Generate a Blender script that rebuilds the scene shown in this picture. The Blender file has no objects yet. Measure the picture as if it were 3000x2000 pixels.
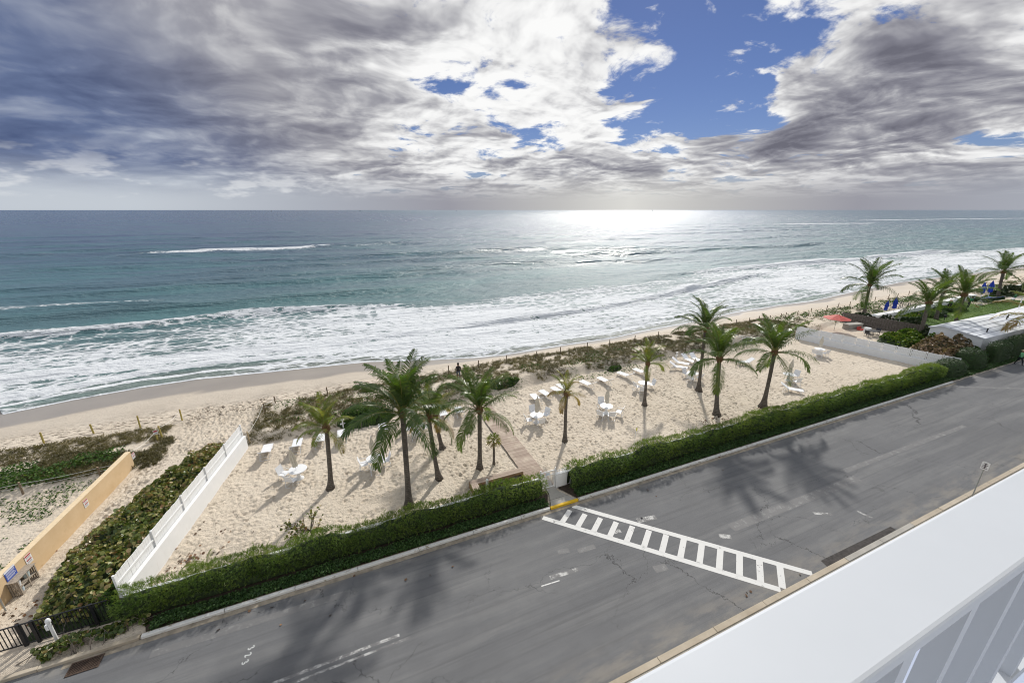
import bpy, math, random
import numpy as np
from mathutils import Vector, Matrix, Quaternion
R = math.radians
random.seed(7); RNG = np.random.default_rng(7)
scene = bpy.context.scene
COL = scene.collection

# ------------------------------------------------------------------ camera
CAM_H = 17.0; F = 1167.0                       # focal length in pixels of a 3000 px wide frame
PITCH = math.atan(385 / F); YAW = R(67)
cam = bpy.data.cameras.new('camera'); cam.sensor_width = 36; cam.lens = 36 * F / 3000
cam.clip_start = 0.02; cam.clip_end = 90000
co = bpy.data.objects.new('camera', cam); COL.objects.link(co)
co.location = (0, 0, CAM_H); co.rotation_euler = (math.pi / 2 - PITCH, 0, YAW - math.pi / 2)
scene.camera = co

# ------------------------------------------------------------------ node helper
class NT:
    def __init__(s, tree): s.t = tree; s.n = tree.nodes; s.l = tree.links
    def new(s, kind, **kw):
        nd = s.n.new(kind)
        for k, v in kw.items(): setattr(nd, k, v)
        return nd
    def put(s, sock, v):
        if hasattr(v, 'is_output') or isinstance(v, bpy.types.NodeSocket): s.l.new(v, sock)
        elif isinstance(v, bpy.types.Node): s.l.new(v.outputs[0], sock)
        else:
            if sock.type == 'RGBA' and len(v) == 3: v = (*v, 1)
            sock.default_value = v
    def math(s, op, a, b=None, c=None, clamp=False):
        nd = s.new('ShaderNodeMath', operation=op, use_clamp=clamp)
        for i, v in enumerate((a, b, c)):
            if v is not None: s.put(nd.inputs[i], v)
        return nd.outputs[0]
    def vmath(s, op, a, b=None, scale=None):
        nd = s.new('ShaderNodeVectorMath', operation=op)
        s.put(nd.inputs[0], a)
        if b is not None: s.put(nd.inputs[1], b)
        if scale is not None: s.put(nd.inputs['Scale'], scale)
        return nd.outputs['Value'] if op in ('DOT_PRODUCT', 'LENGTH', 'DISTANCE') else nd.outputs[0]
    def noise(s, vec, scale, detail=4, rough=.55, dist=0., dim='3D', color=False, w=None):
        nd = s.new('ShaderNodeTexNoise', noise_dimensions=dim)
        if vec is not None: s.put(nd.inputs['Vector'], vec)
        nd.inputs['Scale'].default_value = scale; nd.inputs['Detail'].default_value = detail
        nd.inputs['Roughness'].default_value = rough; nd.inputs['Distortion'].default_value = dist
        return nd.outputs['Color' if color else 'Fac']
    def vor(s, vec, scale, feature='F1', out='Distance', rnd=1.0):
        nd = s.new('ShaderNodeTexVoronoi', feature=feature)
        s.put(nd.inputs['Vector'], vec); nd.inputs['Scale'].default_value = scale; nd.inputs['Randomness'].default_value = rnd
        return nd.outputs[out]
    def ramp(s, fac, stops, interp='LINEAR'):
        nd = s.new('ShaderNodeValToRGB'); cr = nd.color_ramp; cr.interpolation = interp
        while len(cr.elements) < len(stops): cr.elements.new(.5)
        for e, (p, c) in zip(cr.elements, stops):
            e.position = p; e.color = (c, c, c, 1) if not hasattr(c, '__len__') else (*c[:3], 1)
        s.put(nd.inputs[0], fac); return nd.outputs[0]
    def step(s, x, a, b, lo=0., hi=1.):
        nd = s.new('ShaderNodeMapRange', interpolation_type='SMOOTHSTEP')
        s.put(nd.inputs[0], x)
        for i, v in ((1, a), (2, b), (3, lo), (4, hi)): s.put(nd.inputs[i], v)
        return nd.outputs[0]
    def mix(s, fac, a, b, blend='MIX'):
        nd = s.new('ShaderNodeMix', data_type='RGBA', blend_type=blend)
        s.put(nd.inputs[0], fac); s.put(nd.inputs[6], a); s.put(nd.inputs[7], b); return nd.outputs[2]
    def map(s, vec, scale=(1, 1, 1), rot=(0, 0, 0), loc=(0, 0, 0)):
        nd = s.new('ShaderNodeMapping'); s.put(nd.inputs[0], vec)
        nd.inputs[1].default_value = loc; nd.inputs[2].default_value = rot; nd.inputs[3].default_value = scale
        return nd.outputs[0]
    def sep(s, v):
        nd = s.new('ShaderNodeSeparateXYZ'); s.put(nd.inputs[0], v); return nd.outputs
    def comb(s, x, y, z):
        nd = s.new('ShaderNodeCombineXYZ')
        for i, v in enumerate((x, y, z)): s.put(nd.inputs[i], v)
        return nd.outputs[0]
    def attr(s, name, out='Fac'): return s.new('ShaderNodeAttribute', attribute_name=name).outputs[out]
    def bump(s, h, strength=.3, dist=.05, normal=None):
        nd = s.new('ShaderNodeBump'); s.put(nd.inputs['Height'], h)
        s.put(nd.inputs['Strength'], strength); nd.inputs['Distance'].default_value = dist
        if normal is not None: s.put(nd.inputs['Normal'], normal)
        return nd.outputs[0]

# ------------------------------------------------------------------ world, sun, exposure
SUN_AZ = R(51); SUN_EL = R(36)
SUN = Vector((math.cos(SUN_AZ) * math.cos(SUN_EL), math.sin(SUN_AZ) * math.cos(SUN_EL), math.sin(SUN_EL)))
FWD = Vector((math.cos(YAW) * math.cos(PITCH), math.sin(YAW) * math.cos(PITCH), -math.sin(PITCH)))
RGT = Vector((math.sin(YAW), -math.cos(YAW), 0)); UPV = RGT.cross(FWD)
def ray(px, py): return FWD + RGT * ((px - 1500) / F) + UPV * ((1000 - py) / F)

world = bpy.data.worlds.new('World'); scene.world = world; world.use_nodes = True
W = NT(world.node_tree); W.n.clear()
SKY_S = 0.1
def build_sky():
    sky = W.new('ShaderNodeTexSky', sky_type='NISHITA'); sky.sun_disc = False
    sky.sun_elevation = SUN_EL; sky.sun_rotation = math.pi / 2 - SUN_AZ
    sky.air_density = 1.0; sky.dust_density = 0.1; sky.ozone_density = 3.0; sky.altitude = 0
    d = W.vmath('NORMALIZE', W.new('ShaderNodeTexCoord').outputs['Generated'])
    x, y, z = W.sep(d)
    zz = W.math('MAXIMUM', z, 0.0)
    inv = W.math('DIVIDE', 1.15, W.math('ADD', zz, 0.15))
    p = W.comb(W.math('MULTIPLY', x, inv), W.math('MULTIPLY', y, inv), 0.0)     # a flat cloud deck seen from below
    # a layout of banks (+) and openings (-), each a soft lobe about a direction of the sky
    az = W.math('ARCTAN2', W.vmath('DOT_PRODUCT', d, (math.sin(YAW), -math.cos(YAW), 0)), W.vmath('DOT_PRODUCT', d, (math.cos(YAW), math.sin(YAW), 0)))
    ae = W.comb(az, z, 0.0)                       # azimuth and height in the sky
    def total(ls):
        acc = None
        for px, py, r, amp, *sx in ls:
            sx = sx[0] if sx else 1.0
            c = ray(px, py).normalized(); A = math.atan2(c.dot(RGT), c.dot(Vector((math.cos(YAW), math.sin(YAW), 0))))
            k = 1 / (1.9 * r)
            nd = W.new('ShaderNodeVectorMath', operation='MULTIPLY_ADD'); W.put(nd.inputs[0], ae)
            nd.inputs[1].default_value = (k / sx, k, 0); nd.inputs[2].default_value = (-A * k / sx, -c.z * k, 0)
            g = W.new('ShaderNodeTexGradient', gradient_type='QUADRATIC_SPHERE'); W.put(g.inputs[0], nd.outputs[0])
            acc = W.math('MULTIPLY_ADD', g.outputs['Fac'], amp * 1.15, acc if acc is not None else 0.0)
        return acc
    # warp
    wn = W.noise(p, 1.1, 2, .5, color=True, dim='2D')
    pw = W.vmath('ADD', p, W.vmath('SCALE', W.vmath('SUBTRACT', wn, (.5, .5, .5)), scale=.45))
    n_big = W.noise(pw, .8, 2, .5, dim='2D')
    n_mid = W.noise(pw, 2.4, 7, .60, dim='2D')
    sd = (math.cos(SUN_AZ) * .085, math.sin(SUN_AZ) * .085, 0)
    n_off = W.noise(W.vmath('ADD', pw, sd), 2.4, 4, .56, dim='2D')
    n_soft = W.noise(W.map(pw, loc=(7.1, 2.2, 0)), 1.5, 3, .55, dim='2D')
    cover = total([(2020, 280, .15, -.37, 1.1), (2280, 40, .07, .15, 2.0), (1700, 50, .04, .10), (1800, 130, .08, -.17), (2230, 240, .08, -.18), (1560, 400, .040, -.24, 2.4),
                   (1980, 60, .08, -.10, 1.2), (2480, 60, .05, -.13, 3.0), (1500, 250, .035, -.12, 2.2), (1090, 185, .018, -.18), (2860, 415, .018, -.14, 4.0), (1130, 30, .10, .16, 1.6),
                   (2700, 260, .18, .22, 1.6), (1450, 120, .18, .10), (300, 300, .35, .30, 2.), (1900, 470, .06, .26, 5.), (1650, 300, .07, .13), (1700, 430, .035, .12)])
    dens = W.math('ADD', W.math('MULTIPLY', n_big, .45), W.math('MULTIPLY', n_mid, 1.0))
    dens = W.math('ADD', W.math('ADD', dens, cover), -.635)
    alpha = W.step(dens, -.05, .085)
    # thickness darkens a cloud's base; the side that faces the sun is lit
    thick = total([(120, 280, .20, .52, 1.8), (600, 230, .16, .24, 2.2), (2620, 210, .10, .48, 1.9), (2320, 425, .045, .70, 3.0), (1750, 500, .04, .30, 6.), (2900, 530, .045, .35, 3.),
                   (100, 470, .03, .35, 4.0), (1150, 70, .10, .16, 1.8), (2950, 330, .05, .25, 2.), (1000, 400, .05, .14, 3.),
                   (1300, 200, .14, -.12, 1.6), (1600, 250, .14, -.22, 1.4), (1900, 400, .05, -.2, 4.), (250, 420, .03, -.25, 4.), (500, 60, .10, -.08, 2.)])
    lit = W.math('MULTIPLY', W.math('SUBTRACT', n_off, n_mid), W.step(az, -.75, .0, .75, 2.1))
    t = W.math('ADD', W.math('MULTIPLY', W.math('SUBTRACT', n_soft, .5), 1.3), lit)
    t = W.math('ADD', W.math('ADD', t, thick), W.step(dens, .0, .35, .0, .30))
    t = W.math('ADD', t, W.step(W.vmath('DOT_PRODUCT', d, tuple(SUN)), -.35, .30, -.15, .20))     # clouds opposite the sun are lit from the front
    t = W.math('MULTIPLY', t, .74)
    near = W.step(W.vmath('DOT_PRODUCT', d, tuple(SUN)), .35, 1.0)
    # grey-to-white by thickness, bluer away from the sun
    warm = W.ramp(t, [(0, (.76, .76, .755)), (.15, (.68, .68, .68)), (.36, (.44, .44, .455)), (.55, (.275, .275, .305)), (.75, (.185, .185, .22)), (1, (.12, .12, .15))])
    cool = W.ramp(t, [(0, (.66, .68, .71)), (.18, (.50, .53, .58)), (.36, (.32, .36, .44)), (.55, (.195, .23, .325)), (.75, (.105, .14, .245)), (1, (.06, .085, .17))])
    cl = W.mix(W.step(near, .05, .60), cool, warm)
    hv = W.step(z, .095, .012)
    azn = W.vmath('DOT_PRODUCT', d, (math.cos(SUN_AZ), math.sin(SUN_AZ), 0))
    veil = W.ramp(W.math('ABSOLUTE', W.math('SUBTRACT', az, .27)), [(0, (.56, .555, .53)), (.16, (.42, .415, .41)), (.42, (.255, .255, .29)), (.70, (.32, .34, .385)), (1, (.43, .465, .51))])
    blue = W.vmath('MULTIPLY', sky.outputs[0], (.031, .0325, .045))
    col = W.mix(alpha, blue, cl)
    cumn = W.noise(W.vmath('MULTIPLY', d, (9, 9, 30)), 1.0, 4, .6)
    cmask = W.math('MULTIPLY', W.step(cumn, .50, .62), W.math('MULTIPLY', W.step(z, .015, .03), W.step(z, .12, .05)))
    cmask = W.math('MULTIPLY', cmask, W.step(azn, .90, .70))
    col = W.mix(hv, col, veil)
    col = W.mix(W.math('MULTIPLY', cmask, .5), col, (.66, .67, .68))
    bg = W.new('ShaderNodeBackground'); W.put(bg.inputs[0], W.vmath('SCALE', col, scale=.99 / SKY_S)); bg.inputs[1].default_value = SKY_S
    out = W.new('ShaderNodeOutputWorld'); W.l.new(bg.outputs[0], out.inputs[0])
build_sky()
world.cycles.sampling_method = 'NONE'

sl = bpy.data.lights.new('sun', 'SUN'); sl.energy = 3.0; sl.angle = R(2.6); sl.color = (1.0, .955, .88)
so = bpy.data.objects.new('sun', sl); COL.objects.link(so); so.location = (30, 40, 60)
so.rotation_euler = (-SUN).to_track_quat('-Z', 'Y').to_euler()

vs = scene.view_settings; scene.display_settings.display_device = 'sRGB'
vs.view_transform = 'Standard'; vs.look = 'None'; vs.gamma = 1.0; vs.use_curve_mapping = False
vs.exposure = 0.36
scene.cycles.max_bounces = 5; scene.cycles.diffuse_bounces = 2; scene.cycles.glossy_bounces = 2
scene.cycles.transmission_bounces = 3; scene.cycles.transparent_max_bounces = 6
scene.cycles.sample_clamp_indirect = 4; scene.cycles.sample_clamp_direct = 0
scene.cycles.caustics_reflective = False; scene.cycles.caustics_refractive = False
scene.cycles.use_denoising = True
scene.cycles.pixel_filter_type = 'BLACKMAN_HARRIS'; scene.cycles.filter_width = 1.05

# ------------------------------------------------------------------ geometry helpers
def gp0(px, py, z=0.0):
    d = ray(px, py); t = (z - CAM_H) / d.z
    return d.x * t, d.y * t
def lin(xs, ys): return lambda x: np.interp(x, xs, ys)
TOE = lin([-60, -15, -14, -10.8, -7.7, -4.1, 1.1, 8.1, 15.6, 24.5, 36.6, 48.8, 62, 75, 400], [30.5, 30.5, 33, 32.5, 31.6, 31.3, 32.2, 32.6, 33.2, 33.9, 34, 33.8, 33.5, 36.5, 40])
POSTY = lin([-60, -22, -8, -2.8, 9, 16, 35, 56, 82, 110, 400], [38, 38.4, 38.8, 38.8, 39.2, 40.4, 40.3, 41.2, 41.5, 43, 52])
SHORE = lin([-70, -40, -31, -26.6, -21.6, -16.7, -8.9, 1.6, 8, 14.6, 18.4, 27.5, 36, 43.4, 50.2, 66.8, 80, 89.6, 110, 136, 200, 400],
            [47, 48, 49.2, 50.6, 51.6, 52.0, 51.2, 50.2, 48, 46.3, 45.8, 46.2, 46.2, 47.4, 47.9, 50.2, 51, 50.8, 53.6, 56.5, 57, 62])
RISE = lin([-60, -15.5, -14.8, -13, -9, -7, 2, 60, 66, 75, 400], [.25, .25, .1, 0, 0, .55, .75, .75, .35, .4, .5])
SEA = -1.2
def _hash(ix, iy, seed):
    h = (ix.astype(np.int64) * 374761393 + iy.astype(np.int64) * 668265263 + seed * 982451653) & 0x7fffffff
    h = ((h ^ (h >> 13)) * 1274126177) & 0x7fffffff
    return ((h ^ (h >> 16)) & 0xffff) / 65535.0
def vnoise(x, y, seed=0):
    ix, iy = np.floor(x), np.floor(y); fx, fy = x - ix, y - iy
    ux, uy = fx * fx * (3 - 2 * fx), fy * fy * (3 - 2 * fy)
    a, b = _hash(ix, iy, seed), _hash(ix + 1, iy, seed); c, d = _hash(ix, iy + 1, seed), _hash(ix + 1, iy + 1, seed)
    return (a + (b - a) * ux) * (1 - uy) + (c + (d - c) * ux) * uy
def fbm(x, y, oct=4, seed=0):
    s, a, t = 0, 1.0, 0
    for i in range(oct):
        s = s + a * vnoise(x * 2 ** i, y * 2 ** i, seed + i); t += a; a *= .5
    return s / t
def sstep(a, b, x):
    t = np.clip((x - a) / (b - a), 0, 1); return t * t * (3 - 2 * t)
def ground_z(x, y):
    x = np.asarray(x, float); y = np.asarray(y, float)
    T, P, S = TOE(x), POSTY(x), SHORE(x); r = RISE(x)
    wig = (fbm(x * .35, y * .35, 3, 5) - .5)
    up = sstep(T + wig * .9, T + 1.3 + wig * .9, y) * r
    z = up * (1 - .45 * sstep(T + 1, P + 1, y)) + up * wig * .55
    fall = np.where(y > P, (y - P) / np.maximum(S - P, .5), 0.0)
    base = up * .55 * np.clip(1 - fall, 0, 1) * (y > P)
    z = np.where(y > P, z * np.clip(1 - fall * 1.2, 0, 1), z)
    z = z + np.where(fall > 0, -1.2 * np.clip(fall, 0, 4) ** 1.15, 0)
    return np.maximum(z, -4)
def gp(px, py, lift=0.0):
    z = 0.0
    for _ in range(12):
        x, y = gp0(px, py, z + lift); z = float(ground_z(x, y))
    return Vector((x, y, z))

def mesh_np(name, verts, faces, mats, parent=None, smooth=False, attrs=None, midx=None):
    """verts (n,3); faces (m,3|4) array or list of such arrays"""
    me = bpy.data.meshes.new(name)
    verts = np.asarray(verts, np.float32)
    fl = faces if isinstance(faces, list) else [faces]
    fl = [np.asarray(f, np.int32) for f in fl if len(f)]
    loops = np.concatenate([f.ravel() for f in fl]); tot = np.concatenate([np.full(len(f), f.shape[1], np.int32) for f in fl])
    st = np.concatenate([[0], np.cumsum(tot)[:-1]]).astype(np.int32)
    me.vertices.add(len(verts)); me.vertices.foreach_set('co', verts.ravel())
    me.loops.add(len(loops)); me.loops.foreach_set('vertex_index', loops)
    me.polygons.add(len(tot)); me.polygons.foreach_set('loop_start', st); me.polygons.foreach_set('loop_total', tot)
    if smooth: me.polygons.foreach_set('use_smooth', np.ones(len(tot), bool))
    for m in (mats if isinstance(mats, (list, tuple)) else [mats]): me.materials.append(m)
    if midx is not None: me.polygons.foreach_set('material_index', np.asarray(midx, np.int32))
    for k, v in (attrs or {}).items():
        a = me.attributes.new(k, 'FLOAT', 'POINT'); a.data.foreach_set('value', np.asarray(v, np.float32))
    me.update(); me.validate()
    ob = bpy.data.objects.new(name, me); COL.objects.link(ob)
    if parent is not None: ob.parent = parent
    return ob
def tag(o, label=None, cat=None, group=None, kind=None):
    for k, v in (('label', label), ('category', cat), ('group', group), ('kind', kind)):
        if v: o[k] = v
    return o
def empty(name, loc=(0, 0, 0), rz=0.0):
    o = bpy.data.objects.new(name, None); COL.objects.link(o); o.location = loc; o.rotation_euler = (0, 0, rz); o.empty_display_size = .2
    return o
def grid_faces(nu, nv):
    i = np.arange(nu - 1)[:, None] * nv + np.arange(nv - 1)[None, :]
    return np.stack([i, i + nv, i + nv + 1, i + 1], -1).reshape(-1, 4)
class MB:
    """collects simple solids and builds them as one mesh"""
    def __init__(s): s.v = []; s.f = []; s.mi = []; s.m = 0
    def add(s, vs, fs):
        o = len(s.v); s.v += [tuple(v) for v in vs]
        for f in fs: s.f.append([o + i for i in f]); s.mi.append(s.m)
        return s
    def box(s, x0, x1, y0, y1, z0, z1, M=None):
        vs = [Vector(p) for p in ((x0, y0, z0), (x1, y0, z0), (x1, y1, z0), (x0, y1, z0), (x0, y0, z1), (x1, y0, z1), (x1, y1, z1), (x0, y1, z1))]
        if M is not None: vs = [M @ v for v in vs]
        return s.add(vs, [(3, 2, 1, 0), (4, 5, 6, 7), (0, 1, 5, 4), (1, 2, 6, 5), (2, 3, 7, 6), (3, 0, 4, 7)])
    def prism(s, poly, z0, z1):
        n = len(poly); vs = [(*p, z0) for p in poly] + [(*p, z1) for p in poly]
        return s.add(vs, [tuple(range(n))[::-1], tuple(range(n, 2 * n))] + [(i, (i + 1) % n, n + (i + 1) % n, n + i) for i in range(n)])
    def tube(s, pts, r, n=6, r2=None, cap=True):
        pts = [Vector(p) for p in pts]; o = []; rr = r if hasattr(r, '__len__') else np.linspace(r, r if r2 is None else r2, len(pts))
        prev = None; vs = []
        for i, p in enumerate(pts):
            t = (pts[min(i + 1, len(pts) - 1)] - pts[max(i - 1, 0)]).normalized()
            if prev is None:
                a = Vector((0, 0, 1)) if abs(t.z) < .9 else Vector((1, 0, 0)); u = t.cross(a).normalized()
            else: u = (prev - t * prev.dot(t)).normalized()
            prev = u; w = t.cross(u)
            for k in range(n):
                an = 2 * math.pi * k / n; vs.append(p + (u * math.cos(an) + w * math.sin(an)) * float(rr[i]))
        fs = [(i * n + k, i * n + (k + 1) % n, (i + 1) * n + (k + 1) % n, (i + 1) * n + k) for i in range(len(pts) - 1) for k in range(n)]
        if cap: fs += [tuple(range(n))[::-1], tuple((len(pts) - 1) * n + k for k in range(n))]
        return s.add(vs, fs)
    def lathe(s, prof, n=20, c=(0, 0, 0)):
        vs = [(c[0] + r * math.cos(2 * math.pi * k / n), c[1] + r * math.sin(2 * math.pi * k / n), c[2] + z) for r, z in prof for k in range(n)]
        fs = [(i * n + k, i * n + (k + 1) % n, (i + 1) * n + (k + 1) % n, (i + 1) * n + k) for i in range(len(prof) - 1) for k in range(n)]
        fs += [tuple(range(n))[::-1], tuple((len(prof) - 1) * n + k for k in range(n))]
        return s.add(vs, fs)
    def build(s, name, mats, parent=None, smooth=False, bevel=0):
        me = bpy.data.meshes.new(name); me.from_pydata([tuple(v) for v in s.v], [], s.f)
        for m in (mats if isinstance(mats, (list, tuple)) else [mats]): me.materials.append(m)
        me.polygons.foreach_set('material_index', np.asarray(s.mi, np.int32))
        if smooth: me.polygons.foreach_set('use_smooth', np.ones(len(s.f), bool))
        me.update()
        ob = bpy.data.objects.new(name, me); COL.objects.link(ob)
        if parent is not None: ob.parent = parent
        if bevel:
            b = ob.modifiers.new('bevel', 'BEVEL'); b.width = bevel; b.segments = 2; b.limit_method = 'ANGLE'
        return ob
def copy_tree(o, parent=None):
    c = o.copy(); COL.objects.link(c); c.parent = parent
    for ch in list(o.children): copy_tree(ch, c)
    return c

# ------------------------------------------------------------------ materials
MATS = {}
def mat(name, fn=None, color=(.8, .8, .8), rough=.6, spec=.4, noise=0.0, nscale=8., bump=0.0, bscale=30., metal=0.0, sss=0.0):
    if name in MATS: return MATS[name]
    m = bpy.data.materials.new(name); m.use_nodes = True; t = NT(m.node_tree); t.n.clear()
    b = t.new('ShaderNodeBsdfPrincipled'); o = t.new('ShaderNodeOutputMaterial'); t.l.new(b.outputs[0], o.inputs[0])
    b.inputs['Roughness'].default_value = rough; b.inputs['Specular IOR Level'].default_value = spec; b.inputs['Metallic'].default_value = metal
    pos = t.new('ShaderNodeNewGeometry').outputs['Position'] if (fn or noise or bump) else None
    t.put(b.inputs['Base Color'], color)
    if noise:
        n = t.noise(pos, nscale, 5, .6)
        lo = tuple(c * (1 - noise) for c in color); hi = tuple(min(1, c * (1 + noise)) for c in color)
        t.put(b.inputs['Base Color'], t.ramp(n, [(.3, lo), (.7, hi)]))
    if bump: t.put(b.inputs['Normal'], t.bump(t.noise(pos, bscale, 4), bump, .02))
    if fn: fn(t, b, pos)
    MATS[name] = m; return m
def leaf_mat(name, stops, rough=.45, trans=.35, spec=.4):
    """thin leaf: colour picked per leaf by the attribute 'var', light passes through"""
    if name in MATS: return MATS[name]
    m = bpy.data.materials.new(name); m.use_nodes = True; t = NT(m.node_tree); t.n.clear()
    c = t.ramp(t.attr('var'), stops)
    b = t.new('ShaderNodeBsdfPrincipled'); t.put(b.inputs['Base Color'], c); b.inputs['Roughness'].default_value = rough; b.inputs['Specular IOR Level'].default_value = spec
    tr = t.new('ShaderNodeBsdfTranslucent'); t.put(tr.inputs[0], t.mix(1.0, c, (1.0, 1.1, .45), 'MULTIPLY'))
    mx = t.new('ShaderNodeMixShader'); mx.inputs[0].default_value = trans
    t.l.new(b.outputs[0], mx.inputs[1]); t.l.new(tr.outputs[0], mx.inputs[2])
    o = t.new('ShaderNodeOutputMaterial'); t.l.new(mx.outputs[0], o.inputs[0])
    MATS[name] = m; return m

# ------------------------------------------------------------------ sand
def sand_fn(t, b, pos):
    n1 = t.noise(pos, .25, 4, .55); n2 = t.noise(pos, 2.2, 5, .6); n3 = t.noise(pos, 40, 3, .6)
    dry = t.ramp(n1, [(.3, (.575, .50, .405)), (.7, (.65, .575, .475))])
    dry = t.mix(t.math('MULTIPLY', n2, .22), dry, (.46, .38, .285))
    wet = t.attr('wet'); trash = t.attr('wrack')
    c = t.mix(wet, dry, t.ramp(n1, [(.3, (.265, .235, .205)), (.7, (.31, .275, .235))]))
    wm = t.math('MULTIPLY', trash, t.step(t.noise(t.map(pos, (.8, 2.4, 1)), 2.2, 6, .65), .50, .60))
    c = t.mix(wm, c, (.085, .06, .04))
    t.put(b.inputs['Base Color'], c)
    t.put(b.inputs['Roughness'], t.math('SUBTRACT', .95, t.math('MULTIPLY', wet, .62)))
    b.inputs['Specular IOR Level'].default_value = .35
    h = t.math('ADD', t.math('MULTIPLY', t.noise(pos, 7, 4, .65), 1.0), t.math('MULTIPLY', t.noise(pos, 2.6, 2, .6), 1.2))
    t.put(b.inputs['Normal'], t.bump(h, t.math('SUBTRACT', .75, t.math('MULTIPLY', wet, .7)), .12))
SAND = mat('sand', sand_fn)
def axis(segs):
    out = []
    for a, b, n in segs: out += list(np.linspace(a, b, n, endpoint=False))
    return np.array(out + [segs[-1][1]])
def build_sand():
    xs = axis([(-90, -40, 30), (-40, -18, 90), (-18, 40, 760), (40, 64, 200), (64, 130, 100), (130, 460, 50)])
    ys = axis([(17.04, 18.7, 8), (18.7, 34, 200), (34, 44, 85), (44, 60, 36), (60, 110, 8)])
    X, Y = np.meshgrid(xs, ys, indexing='ij'); Z = ground_z(X, Y)
    # footprints: small dents with a raised rim, stamped where people walk
    rng = np.random.default_rng(3)
    D = np.zeros_like(Z)
    def stamp(x, y, a, L, Wd, dep):
        i0, i1 = np.searchsorted(xs, [x - L * 1.6, x + L * 1.6]); j0, j1 = np.searchsorted(ys, [y - L * 1.6, y + L * 1.6])
        if i1 <= i0 or j1 <= j0: return
        dx = X[i0:i1, j0:j1] - x; dy = Y[i0:i1, j0:j1] - y
        u = (dx * math.cos(a) + dy * math.sin(a)) / L; v = (-dx * math.sin(a) + dy * math.cos(a)) / Wd
        r2 = u * u + v * v
        D[i0:i1, j0:j1] += -dep * np.exp(-r2 * 1.6) + dep * .45 * np.exp(-(np.sqrt(r2) - 1.45) ** 2 * 5)
    def field(n, x0, x1, y0, y1, ok, a0=0.0, spread=3.2):
        for _ in range(n):
            x = rng.uniform(x0, x1); y = rng.uniform(y0, y1)
            if ok(x, y): stamp(x, y, a0 + rng.uniform(-spread, spread), *(lambda q: (q, q * rng.uniform(.55, .8), rng.uniform(.02, .085)))(rng.uniform(.07, .19)))
    def yard(x, y):
        if y > TOE(x) - .2 or x < -10.2 + (y - 20) * .18: return False
        if -9 < x < 2 and y < 24: return rng.random() < .40 + .3 * (y - 20) / 4
        if x > 48: return rng.random() < .45
        return not (9.3 < x < 11.2) and rng.random() < .35 + 1.1 * float(vnoise(np.array(x * .45), np.array(y * .45), 6))
    field(23000, -10.5, 62, 18.9, 34.5, yard)
    field(6500, -15, -8, 21, 41, lambda x, y: x > -15.4 + (y - 21) * .1 and x < -8.0 and (y > 32.5 or x < -13.2))
    field(1500, -60, 130, 39, 47, lambda x, y: POSTY(x) - .3 < y < POSTY(x) + 3.5 and rng.random() < .7)
    field(500, -30, -16, 23, 31, lambda x, y: True)
    Z = Z + D
    Z += (fbm(X * .8, Y * .8, 3, 9) - .5) * .10 * (Y < SHORE(X) - 7)
    S = SHORE(X)
    d = Y - S + (fbm(X * .25, Y * .25, 3, 31) - .5) * 3
    wid = np.interp(X, [-40, -10, 5, 14, 30, 60, 100, 200], [6.2, 5.8, 5.2, 2.8, 2.0, 2.2, 2.4, 3])
    wet = sstep(-wid - .6, -wid + .8, d)
    wet = np.maximum(wet, .38 * sstep(POSTY(X) + 1.2, POSTY(X) + 3.4, Y + (fbm(X * .4, Y * .4, 2, 17) - .5) * 1.5))
    wr = np.exp(-((Y - POSTY(X) - 1.3) / 1.7) ** 2) * 1.0 + .35 * np.exp(-((Y - POSTY(X) + .5) / 1.5) ** 2)
    wr = wr * np.interp(X, [-60, 0, 15, 60, 100], [.9, .9, .45, .5, .3])
    ob = mesh_np('sand_beach', np.stack([X, Y, Z], -1).reshape(-1, 3), grid_faces(len(xs), len(ys)), SAND, smooth=True,
                 attrs={'wet': wet.ravel(), 'wrack': wr.ravel()})
    ob['kind'] = 'structure'
build_sand()

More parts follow.
